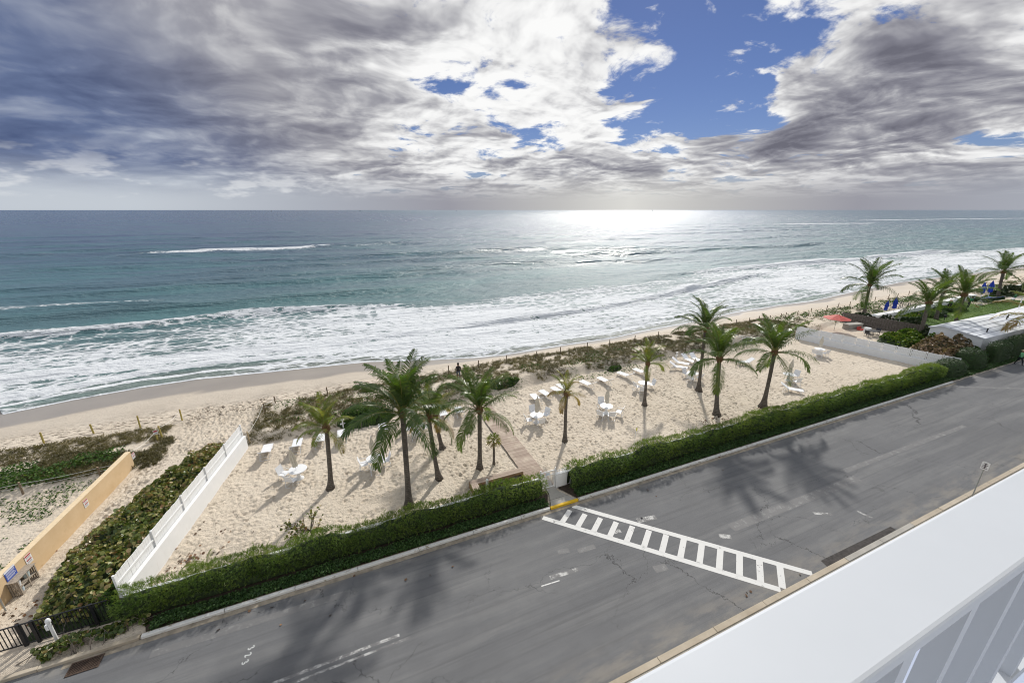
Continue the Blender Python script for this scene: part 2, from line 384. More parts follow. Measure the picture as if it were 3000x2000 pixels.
# ------------------------------------------------------------------ ocean
def water_fn(t, b, pos):
    x, y, z = t.sep(pos)
    foam = t.attr('foam'); deep = t.attr('deep')
    st = t.map(pos, (.55, 1.0, 1), rot=(0, 0, R(-4)))
    wob = t.vmath('ADD', st, t.vmath('SCALE', t.noise(st, .5, 3, .55, color=True), scale=1.3))
    lace = t.vor(wob, .75, 'DISTANCE_TO_EDGE'); lace2 = t.vor(wob, 2.3, 'DISTANCE_TO_EDGE')
    net = t.math('SUBTRACT', 1.0, t.math('MINIMUM', t.math('MULTIPLY', lace, 2.2), t.math('MULTIPLY_ADD', lace2, 2.6, .18)))
    nz = t.noise(t.map(st, (.6, 1.2, 1)), .35, 7, .66)
    n = t.math('ADD', t.math('MULTIPLY', net, .42), t.math('MULTIPLY', nz, .72))
    th = t.math('SUBTRACT', 1.02, foam)
    fm = t.step(n, t.math('SUBTRACT', th, .06), t.math('ADD', th, .12))
    fm = t.math('MULTIPLY', fm, t.step(foam, .02, .15))
    wc = t.ramp(deep, [(0, (.20, .21, .18)), (.10, (.11, .18, .175)), (.30, (.062, .138, .168)), (.55, (.054, .110, .165)), (1, (.062, .092, .178))])
    wc = t.mix(t.step(t.noise(t.map(pos, (.12, .5, 1)), .16, 4, .6), .4, .65, 0, .35), wc, (.05, .20, .20))
    c = t.mix(fm, wc, (.62, .645, .67))
    t.put(b.inputs['Base Color'], c)
    t.put(b.inputs['Roughness'], t.math('MULTIPLY_ADD', fm, .4, t.math('MULTIPLY_ADD', deep, -.15, .42)))
    b.inputs['IOR'].default_value = 1.40
    sx = t.map(pos, (.7, 1.25, 1), rot=(0, 0, R(-6)))
    w1 = t.noise(sx, 1.0, 5, .62); w2 = t.noise(t.map(pos, (.05, .16, 1), rot=(0, 0, R(-5))), 1.0, 3, .6)
    hh = t.math('ADD', t.math('MULTIPLY', w1, .75), t.math('MULTIPLY', w2, 3.2))
    hh = t.math('ADD', hh, t.math('MULTIPLY', t.math('MULTIPLY', fm, nz), .35))
    t.put(b.inputs['Normal'], t.bump(hh, t.math('MULTIPLY_ADD', fm, -.25, 1.0), 1.0))
WATER = mat('sea_water', water_fn, spec=.5)
def build_ocean():
    nth = 880
    th = np.radians(np.linspace(123, 8.5, nth))
    pys = np.concatenate([np.linspace(1240, 760, 270), np.linspace(758, 650, 75), np.linspace(649, 618, 28)])
    dist = (CAM_H - SEA) / np.tan(np.arctan((pys - 1000) / F) + PITCH)   # metres straight ahead
    s = dist - dist[0]; s = np.concatenate([s, [2.2e4, 6e4]])
    y0 = 47.5 + s
    TH, SS = np.meshgrid(th, s, indexing='ij'); Y0 = 47.5 + SS
    X = Y0 / np.tan(TH)
    SH = SHORE(np.clip(X, -70, 400)); mean = 50.0
    fade = 1 - sstep(20, 120, SS)
    Y = SS + SH * fade + mean * (1 - fade)
    warp = (fbm(X * .018, Y * .018, 3, 21) - .5)
    S2 = SS + warp * 12 * sstep(4, 30, SS)
    h = np.zeros_like(X); foam = np.zeros_like(X)
    def ridge(yc, amp, wf, wb, mask, fm=0.0, fwf=2.0, fwb=5.0):
        nonlocal h, foam
        d = Y - yc
        prof = np.where(d < 0, np.exp(-(d / wf) ** 2), np.exp(-(d / wb) ** 2))
        h = h + amp * prof * mask
        if fm: foam = np.maximum(foam, fm * mask * np.where(d < 0, np.exp(-(d / fwf) ** 2), np.exp(-(d / fwb) ** 2)))
    along = lambda a, b, e=12.0: sstep(a - e, a + e, X) * (1 - sstep(b - e, b + e, X))
    j1 = (fbm(X * .06, Y * .0 + 3, 3, 41) - .5) * 5
    # the shore break: where the white water begins
    yb = np.interp(X, [-60, -40, -26, -16, -1, 16, 33, 50, 90, 130, 180, 270], [82, 81.4, 82.6, 84.2, 82.5, 80, 82, 85, 88, 89.4, 90, 92]) + j1 * .6
    edge = sstep(3.5, -4.5, Y - yb) if False else 1 - sstep(-4.5, 3.5, Y - yb + (fbm(X * .12, Y * .12, 3, 55) - .5) * 9)
    patch = fbm(X * .045, Y * .09, 4, 77)
    inner = edge * (.18 + .58 * patch)
    inner = inner * (1 - .30 * np.exp(-((Y - yb + 6) / 4) ** 2) * (X < 5))
    inner = np.where(SS < 6, inner * (.55 + .45 * sstep(0, 6, SS)), inner)
    foam = np.maximum(foam, inner)
    rim = np.exp(-((SS - .25) / .35) ** 2); foam = np.maximum(foam, .85 * rim * (SS < 2))
    rim2 = np.exp(-((SS - 2.6 - 1.5 * (fbm(X * .12, Y * 0, 3, 15) - .3)) / .5) ** 2); foam = np.maximum(foam, .80 * rim2)
    ridge(yb - 1, 1.2, 1.3, 4.5, along(-70, 8) * (.45 + .9 * fbm(X * .05, Y * 0, 2, 3)), .55, 2.5, 1.2)
    ridge(yb + 1, 1.3, 1.5, 6, along(95, 260, 18) * (.4 + .9 * fbm(X * .04, Y * 0 + 9, 2, 5)), .75, 3.5, 1.8)
    y2 = np.interp(X, [-20, 7, 20, 33, 48, 65, 80, 110, 135, 180], [60.5, 60, 60, 60.5, 62.7, 66.5, 70.8, 79, 86.8, 90]) + j1 * .15
    ridge(y2, .95, .75, 4.5, along(12, 112, 14) * (.55 + .9 * fbm(X * .12, Y * 0, 3, 13)), .62, 2.2, 3.0)
    ridge(np.interp(X, [-60, 7], [60, 60]) + j1 * .3, .22, 1.6, 4, along(-60, 8), .9, 2.0, 2.5)
    ridge(SH + 5 + j1 * .4, .16, .8, 3, along(-80, 40), .92, .9, 1.6)
    ridge(SH + 11 + j1 * .6, .14, 1.2, 4, along(-40, 260, 10), .0)
    # swells behind the break
    for yc, a, x0, x1, k in ((99, .5, -90, 20, .2), (118, .62, -60, 120, .25), (119, .8, 5, 75, .25), (133, .45, -90, 130, .2), (139, .7, 60, 260, .25), (150, .55, -40, 190, .3), (152, .7, 80, 160, .3), (168, .55, -90, 120, .2), (173, .7, 15, 130, .3),
                             (186, .4, -100, 330, .3), (206, .5, -100, 200, .3), (228, .55, -160, 60, .3), (247, .5, -140, 420, .4), (285, .5, -160, 500, .4), (330, .5, -200, 600, .4), (395, .5, -250, 900, .5)):
        jj = (fbm(X * .02 + yc, Y * 0 + yc, 3, int(yc)) - .5) * 22 + k * .06 * X * 0
        ridge(yc + jj + .02 * X, a * 1.9, 1.9, 6.5, along(x0, x1, 22) * (.5 + .8 * fbm(X * .03, Y * 0 + yc, 2, int(yc) + 7)))
    # offshore breakers
    def strip(y_a, x0, x1, w, f, e):
        nonlocal foam
        jj = (fbm(X * .03 + y_a, Y * 0, 3, int(y_a)) - .5) * w * 1.5
        d = Y - (y_a + jj)
        foam = np.maximum(foam, f * along(x0, x1, e) * np.where(d < 0, np.exp(-(d / (w * .35)) ** 2), np.exp(-(d / w) ** 2)))
    yo = np.interp(X, [-150, -110, -83, -40, 0, 60, 110, 170], [240, 232, 218, 222, 228, 245, 262, 266])
    strip(yo, 0, 0, 1, 0, 1) if False else None
    def strip2(ya, x0, x1, w, f, e, sd):
        nonlocal foam, h
        d = Y - ya + (fbm(X * .05, Y * 0 + sd, 3, sd) - .5) * w
        m = along(x0, x1, e)
        foam = np.maximum(foam, f * m * np.where(d < 0, np.exp(-(d / (w * .4)) ** 2), np.exp(-(d / w) ** 2)))
        h = h + .7 * m * np.where(d < 0, np.exp(-((d + 2) / 2.5) ** 2), np.exp(-((d + 2) / 7) ** 2))
    strip2(yo, -84, -2, 10, .62, 9, 1); strip2(yo, -170, -112, 8, .6, 8, 2); strip2(yo - 4, -2, 50, 6, .34, 16, 6); strip2(yo, 112, 172, 8, .55, 12, 3)
    strip2(np.interp(X, [500, 720], [395, 335]), 560, 710, 16, .85, 30, 4); strip2(np.interp(X, [900, 1500], [455, 410]), 900, 1700, 16, .8, 40, 5)
    strip2(np.interp(X, [-70, -30], [106, 98]), -75, -33, 8, .36, 9, 8)
    # gentle chop
    h = h + (fbm(X * .09, Y * .16, 3, 61) - .5) * .45 * sstep(12, 60, SS) * (1 - .0 * SS)
    calm = sstep(0, 9, SS)
    Z = SEA + h * np.where(SS < 40, .25 + .75 * sstep(2, 14, SS), 1) * (1 - sstep(900, 2500, SS)) * 1.0
    zg = ground_z(X, Y)
    Z = np.where(SS < 25, np.maximum(Z, zg + .02), Z)
    deep = np.interp(SS, [0, 6, 30, 60, 120, 200, 330, 900], [0, .10, .24, .34, .50, .70, .88, 1.0])
    deep = np.where(X > 100, deep * (1 - .25 * sstep(100, 500, X)), deep)
    deep = np.clip(deep + (fbm(X * .01, Y * .03, 3, 91) - .5) * .16 * sstep(20, 80, SS), 0, 1)
    ob = mesh_np('ocean_water', np.stack([X, Y, Z], -1).reshape(-1, 3), grid_faces(nth, len(s))[:, ::-1], WATER, smooth=True,
                 attrs={'foam': foam.ravel(), 'deep': deep.ravel()})
    ob['kind'] = 'structure'
build_ocean()

# ------------------------------------------------------------------ road, kerbs, pavement
def asphalt_fn(t, b, pos):
    st = t.map(pos, (.10, 1.1, 1))
    n1 = t.noise(pos, .22, 5, .6); n2 = t.noise(st, 1.0, 5, .6); n3 = t.noise(pos, 55, 2, .6); n4 = t.noise(pos, 1.3, 5, .65)
    c = t.ramp(n1, [(.3, (.103, .106, .114)), (.7, (.136, .139, .146))])
    c = t.mix(t.step(n2, .42, .70, 0, .75), c, (.178, .180, .182))
    c = t.mix(t.step(n4, .35, .65, .20, 0), c, (.09, .09, .095))
    c = t.mix(t.math('MULTIPLY', t.step(n3, .48, .68), .42), c, (.27, .27, .265))
    n5 = t.noise(t.map(pos, (.05, 2.6, 1)), 1.6, 5, .7); c = t.mix(t.step(n5, .48, .68, 0, .45), c, (.085, .086, .092))
    x, y, z = t.sep(pos)
    edge = t.math('ADD', t.step(y, 9.6, 8.1), t.step(y, 16.2, 16.95))
    dust = t.math('MULTIPLY', edge, t.step(t.noise(t.map(pos, (.35, 1, 1)), 1.1, 5, .65), .42, .62))
    c = t.mix(t.math('MULTIPLY', dust, .42), c, (.31, .28, .235))
    wp = t.vmath('ADD', pos, t.vmath('SCALE', t.vmath('SUBTRACT', t.noise(pos, .55, 5, .7, color=True), (.5, .5, .5)), scale=2.6))
    ck = t.vor(t.map(wp, (.75, 1.2, 0)), .23, 'DISTANCE_TO_EDGE')
    cm = t.math('MULTIPLY', t.step(ck, .0036, .0008), t.step(t.noise(t.map(pos, (1, 1, 0)), .16, 2), .42, .52))
    oil = t.step(t.vor(t.map(wp, (1, 1, 0)), .33), .075, .04)
    c = t.mix(t.math('MULTIPLY', oil, .30), c, (.035, .035, .036))
    c = t.mix(t.math('MULTIPLY', cm, .75), c, (.03, .03, .032))
    t.put(b.inputs['Base Color'], c)
    b.inputs['Roughness'].default_value = .82; b.inputs['Specular IOR Level'].default_value = .3
    t.put(b.inputs['Normal'], t.bump(n3, .3, .006))
ASPHALT = mat('asphalt', asphalt_fn)
def paint_fn_for(color, wear_lo, wear_hi, sc=1.6):
    def fn(t, b, pos):
        w = t.step(t.math('ADD', t.math('MULTIPLY', t.noise(pos, sc, 6, .7), .7), t.math('MULTIPLY', t.noise(t.map(pos, (1, 3, 1)), 14, 3, .6), .3)), wear_lo, wear_hi)
        g = t.noise(pos, 6, 4, .6)
        c = t.mix(t.math('MULTIPLY', g, .25), color, tuple(c * .7 for c in color))
        t.put(b.inputs['Base Color'], t.mix(w, (.142, .142, .145), c)); b.inputs['Roughness'].default_value = .7
        t.put(b.inputs['Normal'], t.bump(t.noise(pos, 60, 2), .3, .008))
    return fn
PAINT = mat('road_paint', paint_fn_for((.63, .63, .62), .355, .43, 2.2))
PAINT_WORN = mat('worn_road_paint', paint_fn_for((.50, .50, .49), .46, .58, 2.4))
PAINT_FAINT = mat('faint_road_paint', paint_fn_for((.24, .24, .238), .50, .64, 3.0))
def concrete_fn(t, b, pos):
    n1 = t.noise(pos, .9, 6, .65); n2 = t.noise(pos, 22, 3, .6)
    c = t.ramp(n1, [(.3, (.30, .29, .265)), (.7, (.45, .43, .39))])
    c = t.mix(t.math('MULTIPLY', n2, .3), c, (.25, .235, .20)); t.put(b.inputs['Base Color'], c); b.inputs['Roughness'].default_value = .9
    t.put(b.inputs['Normal'], t.bump(n2, .3, .01))
CONCRETE = mat('concrete', concrete_fn)
def tan_concrete_fn(t, b, pos):
    n1 = t.noise(pos, .6, 6, .65); n2 = t.noise(pos, 18, 3, .6)
    c = t.ramp(n1, [(.3, (.34, .29, .22)), (.7, (.52, .46, .37))])
    t.put(b.inputs['Base Color'], t.mix(t.math('MULTIPLY', n2, .3), c, (.24, .20, .15))); b.inputs['Roughness'].default_value = .9
    t.put(b.inputs['Normal'], t.bump(n2, .3, .01))
TAN_CONC = mat('sandy_concrete', tan_concrete_fn)
def chipped_fn(base, under, lo, hi):
    def fn(t, b, pos):
        w = t.step(t.noise(t.map(pos, (1, 2, 2)), 3.2, 6, .7), lo, hi)
        t.put(b.inputs['Base Color'], t.mix(w, under, t.mix(t.math('MULTIPLY', t.noise(pos, 5, 4), .2), base, tuple(c * .75 for c in base)))); b.inputs['Roughness'].default_value = .7
    return fn
KERB_WHITE = mat('white_kerb_paint', chipped_fn((.66, .66, .64), (.33, .29, .23), .36, .44))
KERB_YELLOW = mat('yellow_kerb_paint', chipped_fn((.70, .44, .02), (.45, .38, .26), .24, .34))
SOIL = mat('soil', color=(.050, .036, .026), rough=.95, noise=.45, nscale=6, bump=.8, bscale=14)
def sheet(name, poly, z, m, kind='structure', parent=None):
    mb = MB(); mb.add([(x, y, z) for x, y in poly], [tuple(range(len(poly)))]); o = mb.build(name, m, parent)
    if kind and parent is None: o['kind'] = kind
    return o
def rect(x0, x1, y0, y1): return [(x0, y0), (x1, y0), (x1, y1), (x0, y1)]
sheet('inland_ground', [(-400, -300), (600, -300), (600, 8.0), (-400, 8.0)], -.06, TAN_CONC)
road = sheet('road', rect(-120, 460, 7.95, 17.1), 0.0, ASPHALT)
def marking(name, pts, m, z=.004): return sheet(name, pts, z, m, parent=road)
def bar(a, b, w):
    a, b = Vector(a), Vector(b); n = (b - a).normalized(); n = Vector((-n.y, n.x)) * w / 2
    return [tuple(a + n)[:2], tuple(a - n)[:2], tuple(b - n)[:2], tuple(b + n)[:2]]
marking('crossing_line', bar((9.0, 16.62), (17.2, 8.10), .30), PAINT); marking('crossing_line', bar((11.1, 16.78), (19.5, 8.08), .30), PAINT)
for i in range(13):
    f = i / 12
    a = Vector((10.78 + f * 7.8, 16.52 - f * 7.42)); b = Vector((9.86 + f * 7.5, 15.86 - f * 7.74))
    d = (a - b).normalized(); a2, b2 = a, b
    marking('crossing_rung', bar(a2, b2, .30), PAINT, .0042 if False else .0085)
for a, b, w, m in (((-30, 12.78), (.75, 12.70), .10, PAINT_WORN), ((-30, 13.06), (.35, 12.97), .13, PAINT_WORN), ((6.9, 12.68), (7.85, 12.61), .06, PAINT), ((7.5, 12.92), (9.05, 12.80), .22, PAINT_WORN),
                   ((13.9, 14.28), (15.1, 14.08), .34, PAINT_WORN), ((12.0, 14.13), (12.55, 14.05), .26, PAINT_WORN), ((17.3, 11.62), (17.85, 11.3), .30, PAINT_WORN), ((18.4, 11.76), (30.0, 11.6), .55, PAINT_FAINT),
                   ((8.6, 14.1), (9.2, 14.0), .3, PAINT_FAINT), ((9.6, 13.75), (10.6, 13.68), .3, PAINT_FAINT), ((23.9, 10.7), (24.8, 10.2), .22, PAINT_WORN), ((26.45, 9.8), (26.62, 9.1), .16, PAINT_WORN),
                   ((-9, 16.1), (-1.5, 15.9), .35, PAINT_FAINT), ((30, 12.4), (46, 12.2), .35, PAINT_FAINT), ((56, 16.3), (64, 12.2), .35, PAINT_FAINT), ((12.5, 11.3), (13.2, 11.2), .4, PAINT_FAINT)):
    marking('worn_line', bar(a, b, w), m)
def digit(segs, ox, oy, s, rot):
    mb = MB()
    for pts in segs:
        for p, q in zip(pts, pts[1:]):
            w = lambda v: (ox + s * (v[0] * math.cos(rot) - v[1] * math.sin(rot)), oy + s * (v[0] * math.sin(rot) + v[1] * math.cos(rot)))
            mb.add([(*c, .004) for c in bar(w(p), w(q), .035)], [(0, 1, 2, 3)])
    mb.build('painted_number', mat('chalk', color=(.6, .62, .62), rough=.9), road)
three = [[(0, .9), (.3, 1), (.5, .8), (.2, .52)], [(.2, .52), (.52, .3), (.3, 0), (0, .1)]]; two = [[(0, .8), (.25, 1), (.5, .78), (0, 0), (.5, .02)]]
for i, g_ in enumerate((three, two, three)): digit(g_, -5.55 + i * .06, 14.30 + i * .27, .22, R(-75))
# far kerb: separate cast lengths, some broken away; a yellow one at the walk
GATE0, GATE1 = 9.75, 11.25
def kerb_run(x0, x1, y, gaps, m, name='kerb', ln=3.05, h=.13, w=.16):
    root = MB().box(x0, x1, y + w, y + w + .05, -.05, h - .03).build(name, TAN_CONC); root['kind'] = 'structure'
    x = x0; i = 0
    while x < x1 - .01:
        e = min(x + ln * random.uniform(.9, 1.1), x1)
        if not any(a < (x + e) / 2 < b_ for a, b_ in gaps):
            MB().box(x + .008, e - .008, y + random.uniform(-.012, .012), y + w - .002, -.05, h + random.uniform(-.012, .012)).build('kerb_stone', m, root, bevel=.02)
        x = e; i += 1
    return root
kerb_run(-9.6, GATE0 - .05, 17.0, [], KERB_WHITE); kerb_run(GATE1 + .45, 57.0, 17.0, [], KERB_WHITE)
kerb_run(-40, -9.65, 17.0, [], TAN_CONC)
yk = MB().box(GATE0, GATE1 + .4, 16.98, 17.14, -.05, .14).build('yellow_kerb', KERB_YELLOW, bevel=.02); yk['kind'] = 'structure'
gut = sheet('gutter', rect(-12, 57, 16.74, 16.99), .005, mat('gutter_dirt', color=(.27, .235, .185), rough=.95, noise=.35, nscale=2.5))
walk = MB().prism([(GATE0 + .08, 17.145), (GATE1 + .22, 17.145), (GATE1 - .35, 18.2), (GATE1 - .42, 20.2), (GATE0 + .55, 20.2), (GATE0 + .5, 18.2)], -.02, .125).build('concrete_path', CONCRETE, bevel=.01); walk['kind'] = 'structure'
MB().box(GATE0 + .12, GATE1 + .1, 17.62, 17.635, .122, .1265).build('joint', SOIL, walk)
# verge planting bed
sheet('planting_bed_soil', [(-9.5, 17.2), (GATE0 - .1, 17.2), (GATE0 + .4, 18.2), (GATE0 + .4, 18.6), (-10, 18.6)], .06, SOIL)
sheet('planting_bed_soil', [(GATE1 + .45, 17.2), (58, 17.2), (58, 18.6), (GATE1 - .2, 18.6), (GATE1 - .15, 18.4)], .06, SOIL)
# near kerb and pavement slabs
nk = MB().box(-60, 200, 7.70, 7.745, -.06, .10).build('near_kerb', CONCRETE); nk['kind'] = 'structure'
x = -30.0
while x < 75:
    e = x + 3.05
    blue = 20.4 < (x + e) / 2 < 26.9
    MB().box(x + .008, e - .008, 7.75, 7.99, -.06, .135 + random.uniform(-.006, .006)).build('kerb_stone', CONCRETE if blue else TAN_CONC, nk, bevel=.015)
    x = e
pv = sheet('pavement', rect(-60, 200, 2.0, 7.70), .085, TAN_CONC)
x = -30.0
while x < 75:
    MB().box(x + .01, x + 2.04, 6.2, 7.69, .086, .118 + random.uniform(-.003, .003)).build('paving_slab', CONCRETE if 17 < x < 25 else TAN_CONC, pv)
    x += 2.05
mat('dark_patch', color=(.055, .05, .048), rough=.95, noise=.4, nscale=5, bump=.6, bscale=30)
marking('asphalt_patch', [(20.6, 8.02), (26.8, 8.02), (26.8, 8.32), (20.7, 8.40)], MATS['dark_patch'])
# storm drain
gr = empty('storm_drain', (-11.2, 16.62, 0)); tag(gr, 'rusty iron storm drain grate set in the gutter beside the sandy verge', 'drain grate')
IRON = mat('rusty_iron', color=(.07, .045, .032), rough=.8, noise=.5, nscale=12, bump=.5)
fr = MB(); fr.box(-.5, .5, -.30, -.25, .004, .03).box(-.5, .5, .20, .25, .004, .03).box(-.5, -.45, -.25, .20, .004, .03).box(.45, .5, -.25, .20, .004, .03); fr.build('frame', IRON, gr)
MB().box(-.45, .45, -.25, .2, .002, .006).build('pit', mat('black_void', color=(.006, .006, .006), rough=1), gr)
for i in range(17): MB().box(-.43 + i * .053, -.405 + i * .053, -.25, .20, .007, .027).build('bar', IRON, gr)

# ------------------------------------------------------------------ balcony rail the picture is taken over
def build_balcony():
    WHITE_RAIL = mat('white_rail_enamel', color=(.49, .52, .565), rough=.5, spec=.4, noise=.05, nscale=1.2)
    r = empty('balcony_railing', (0, .2, CAM_H - 1.6)); tag(r, 'smooth white balcony railing with broad cap along the near edge', 'railing')
    hz = 1.0; y0, y1 = .1515 - .2, .2755 - .2      # cap 0.60 m below the lens
    MB().box(-2.5, 6, y0, y1, hz - .035, hz).build('cap', WHITE_RAIL, r, bevel=.006)
    MB().box(-2.5, 6, y0 + .022, y1 - .022, hz - .10, hz - .036).build('top_rail', WHITE_RAIL, r)
    MB().box(-2.5, 6, y0 + .03, y1 - .03, .10, .15).build('bottom_rail', WHITE_RAIL, r)
    for i in range(34):
        x = -2.4 + i * .25
        MB().box(x, x + .035, y0 + .035, y0 + .075, .15, hz - .10).build('picket', WHITE_RAIL, r)
        MB().box(x + .05, x + .065, y0 + .040, y0 + .07, .15, hz - .10).build('picket', WHITE_RAIL, r)
    for x in (-2.02, -.02, 2.98, 5.23): MB().box(x, x + .07, y0 + .03, y0 + .09, .0, hz - .10).build('post', WHITE_RAIL, r)
    sl_ = MB().box(-2.6, 6.2, -2.2, .46, CAM_H - 1.85, CAM_H - 1.60).build('balcony_floor', mat('balcony_shade_tint', color=(.42, .48, .62), rough=.6, noise=.06, nscale=2)); sl_['kind'] = 'structure'  # white floor coloured pale blue: the bluish shade is put into the colour
    bw = MB().box(-14, 22, -2.6, -2.2, 0, 24).build('apartment_wall', mat('stucco_white', color=(.74, .73, .70), rough=.9, noise=.05, bump=.3)); tag(bw, 'white stucco apartment wall behind the balcony', 'building')
build_balcony()

# ------------------------------------------------------------------ plants
def rot_to(n):      # orthonormal frames for an array of unit normals (k,3)
    a = np.where(np.abs(n[:, 2:3]) < .9, np.array([[0, 0, 1.]]), np.array([[1., 0, 0]]))
    u = np.cross(a, n); u /= np.linalg.norm(u, axis=1, keepdims=True)
    return u, np.cross(n, u)
def unit(v): return v / np.maximum(np.linalg.norm(v, axis=-1, keepdims=True), 1e-9)
def blades(base, dirs, length, width, bend=0.0, rng=RNG, segs=1):
    """thin tapered blades: base (k,3), dirs (k,3) unit, length (k,), width (k,) -> verts, quads/tris"""
    k = len(base); side = unit(np.cross(dirs, rng.normal(size=(k, 3))))
    down = np.array([0, 0, -1.])
    L = length[:, None]; w = width[:, None] / 2
    if segs == 1:
        mid = base + dirs * L * .5 + down * (bend * L * .12); tip = base + dirs * L + down * (bend * L * .5)
        v = np.stack([base, mid + side * w, tip, mid - side * w], 1).reshape(-1, 3)
        return v, np.arange(4 * k).reshape(-1, 4)
    mid = base + dirs * L * .55 + down * (bend * L * .12); tip = base + dirs * L * .95 + down * (bend * L * .55)
    v = np.stack([base - side * w * .7, base + side * w * .7, mid + side * w, mid - side * w, tip], 1).reshape(-1, 3)
    b = np.arange(k)[:, None] * 5
    return v, [b + np.array([[0, 1, 2, 3]]), b + np.array([[3, 2, 4]])]
def disc_leaves(c, n, r, rng=RNG, seg=6, stretch=1.0, notch=True):
    k = len(c); u, w = rot_to(n); a = rng.uniform(0, 6.28, k)
    ang = np.linspace(0, 2 * math.pi, seg, endpoint=False)[None, :] + a[:, None]
    rr = r[:, None] * (1 + rng.uniform(-.12, .12, (k, seg)))
    P = c[:, None, :] + u[:, None, :] * (np.cos(ang) * rr)[..., None] + w[:, None, :] * (np.sin(ang) * rr * stretch)[..., None]
    P += n[:, None, :] * (rng.uniform(-.12, .12, (k, seg)) * r[:, None])[..., None]
    return P.reshape(-1, 3), np.arange(k * seg).reshape(-1, seg)
def sph(k, rng=RNG, up=0.0):
    v = rng.normal(size=(k, 3)); v[:, 2] += up; return unit(v)

BARK = mat('palm_bark', lambda t, b, pos: (
    t.put(b.inputs['Base Color'], t.mix(t.step(t.math('SINE', t.math('MULTIPLY_ADD', t.noise(pos, 3, 2), 3.0, t.math('MULTIPLY', t.sep(pos)[2], 52.))), .2, .9, 0, .55),
          t.ramp(t.noise(pos, 5, 6, .7), [(.3, (.070, .060, .052)), (.7, (.19, .165, .14))]), (.045, .038, .033))),
    t.put(b.inputs['Normal'], t.bump(t.math('ADD', t.math('MULTIPLY', t.math('SINE', t.math('MULTIPLY', t.sep(pos)[2], 52.)), .3), t.noise(pos, 20, 4, .7)), .7, .03))), rough=.95)
HUSK = mat('palm_fibre', color=(.13, .075, .035), rough=.9, noise=.5, nscale=14, bump=.8, bscale=40)
FROND = leaf_mat('palm_frond', [(0, (.030, .060, .018)), (.45, (.085, .145, .032)), (.75, (.18, .225, .042)), (.9, (.29, .26, .06)), (1, (.30, .20, .08))], rough=.34, trans=.48, spec=.5)
RACHIS = mat('palm_rachis', color=(.17, .17, .045), rough=.5, noise=.3)
def frond_mesh(e0, L, hue, seed, dry=0.0, wid=1.0):
    rng = np.random.default_rng(seed); n = 22
    s = np.linspace(0, 1, n); curv = rng.uniform(.70, 1.05) + max(0, .45 * math.cos(e0))
    ang = e0 - curv * s ** 1.5; yaw = rng.uniform(-.25, .25) * s ** 2
    dx, dz = np.cos(ang), np.sin(ang)
    px = np.concatenate([[0], np.cumsum((dx * np.cos(yaw))[:-1])]) * L / n; pz = np.concatenate([[0], np.cumsum(dz[:-1])]) * L / n
    py = np.concatenate([[0], np.cumsum((dx * np.sin(yaw))[:-1])]) * L / n
    P = np.stack([px, py, pz], 1)
    mb = MB(); mb.m = 1; mb.tube(P[::3], np.interp(np.linspace(0, 1, len(P[::3])), [0, .15, 1], [.05, .028, .006]), 5, cap=False)
    v0 = np.array(mb.v); 
    k = 50; t = np.linspace(.13, .99, k)
    V, Fq, Ft, var = [v0], [np.array(mb.f)], [], [np.full(len(v0), .8)]
    o = len(v0)
    for sd in (-1, 1):
        tt = t + rng.uniform(-.006, .006, k)
        B = np.stack([np.interp(tt, s, P[:, i]) for i in range(3)], 1)
        a = np.interp(tt, s, ang); T = np.stack([np.cos(a), np.interp(tt, s, yaw), np.sin(a)], 1); Nn = np.stack([-np.sin(a), 0 * a, np.cos(a)], 1)
        S = np.zeros_like(T); S[:, 1] = sd
        sweep = np.interp(tt, [0, .5, 1], [.35, .62, 1.25])[:, None]
        lift = rng.uniform(.0, .45, k)[:, None]
        D = unit(S + T * sweep + Nn * lift)
        Ln = (np.interp(tt, [.1, .3, .6, .9, 1], [.34, .72, .74, .44, .20]) * L / 3.0 * rng.uniform(.85, 1.1, k))[:, None] * wid
        g = np.array([0, 0, -1.])
        m = B + D * Ln * .5 + g * Ln * .06; e = B + D * Ln * .88 + g * Ln * rng.uniform(.28, .62, k)[:, None]
        wv = unit(np.cross(D, Nn)) * .020 + Nn * .010
        q = np.stack([B - wv * .6, B + wv * .6, m + wv, m - wv, e], 1).reshape(-1, 3)
        b = o + np.arange(k)[:, None] * 5
        V.append(q); Fq.append(b + np.array([[0, 1, 2, 3]])); Ft.append(b + np.array([[3, 2, 4]])); o += 5 * k
        hv = np.clip(hue + rng.normal(0, .10, k) + dry * tt, 0, 1); var.append(np.repeat(hv, 5))
    quads = np.concatenate(Fq); ntube = len(mb.f); tris = np.concatenate(Ft)
    ob = mesh_np('frond', np.concatenate(V), [quads, tris], [FROND, RACHIS], attrs={'var': np.concatenate(var)},
                 midx=np.concatenate([np.ones(ntube, int), np.zeros(len(quads) - ntube + len(tris), int)]))
    me = ob.data; bpy.data.objects.remove(ob); return me
FR = {}
def get_frond(cls, v, L, style):
    key = (cls, v, style)
    if key not in FR:
        e0 = [1.40, 1.12, .80, .48, .12, -.30][cls]
        hue = {'green': .36, 'lime': .62, 'dry': .70, 'dark': .24}[style] + (.12 if cls == 5 else 0) + (.10 if cls == 0 else 0)
        FR[key] = frond_mesh(e0, 3.0, hue, 100 + cls * 7 + v * 31 + len(style), dry={'dry': .45, 'lime': .18}.get(style, .10) if cls > 1 else .05)
    return FR[key]
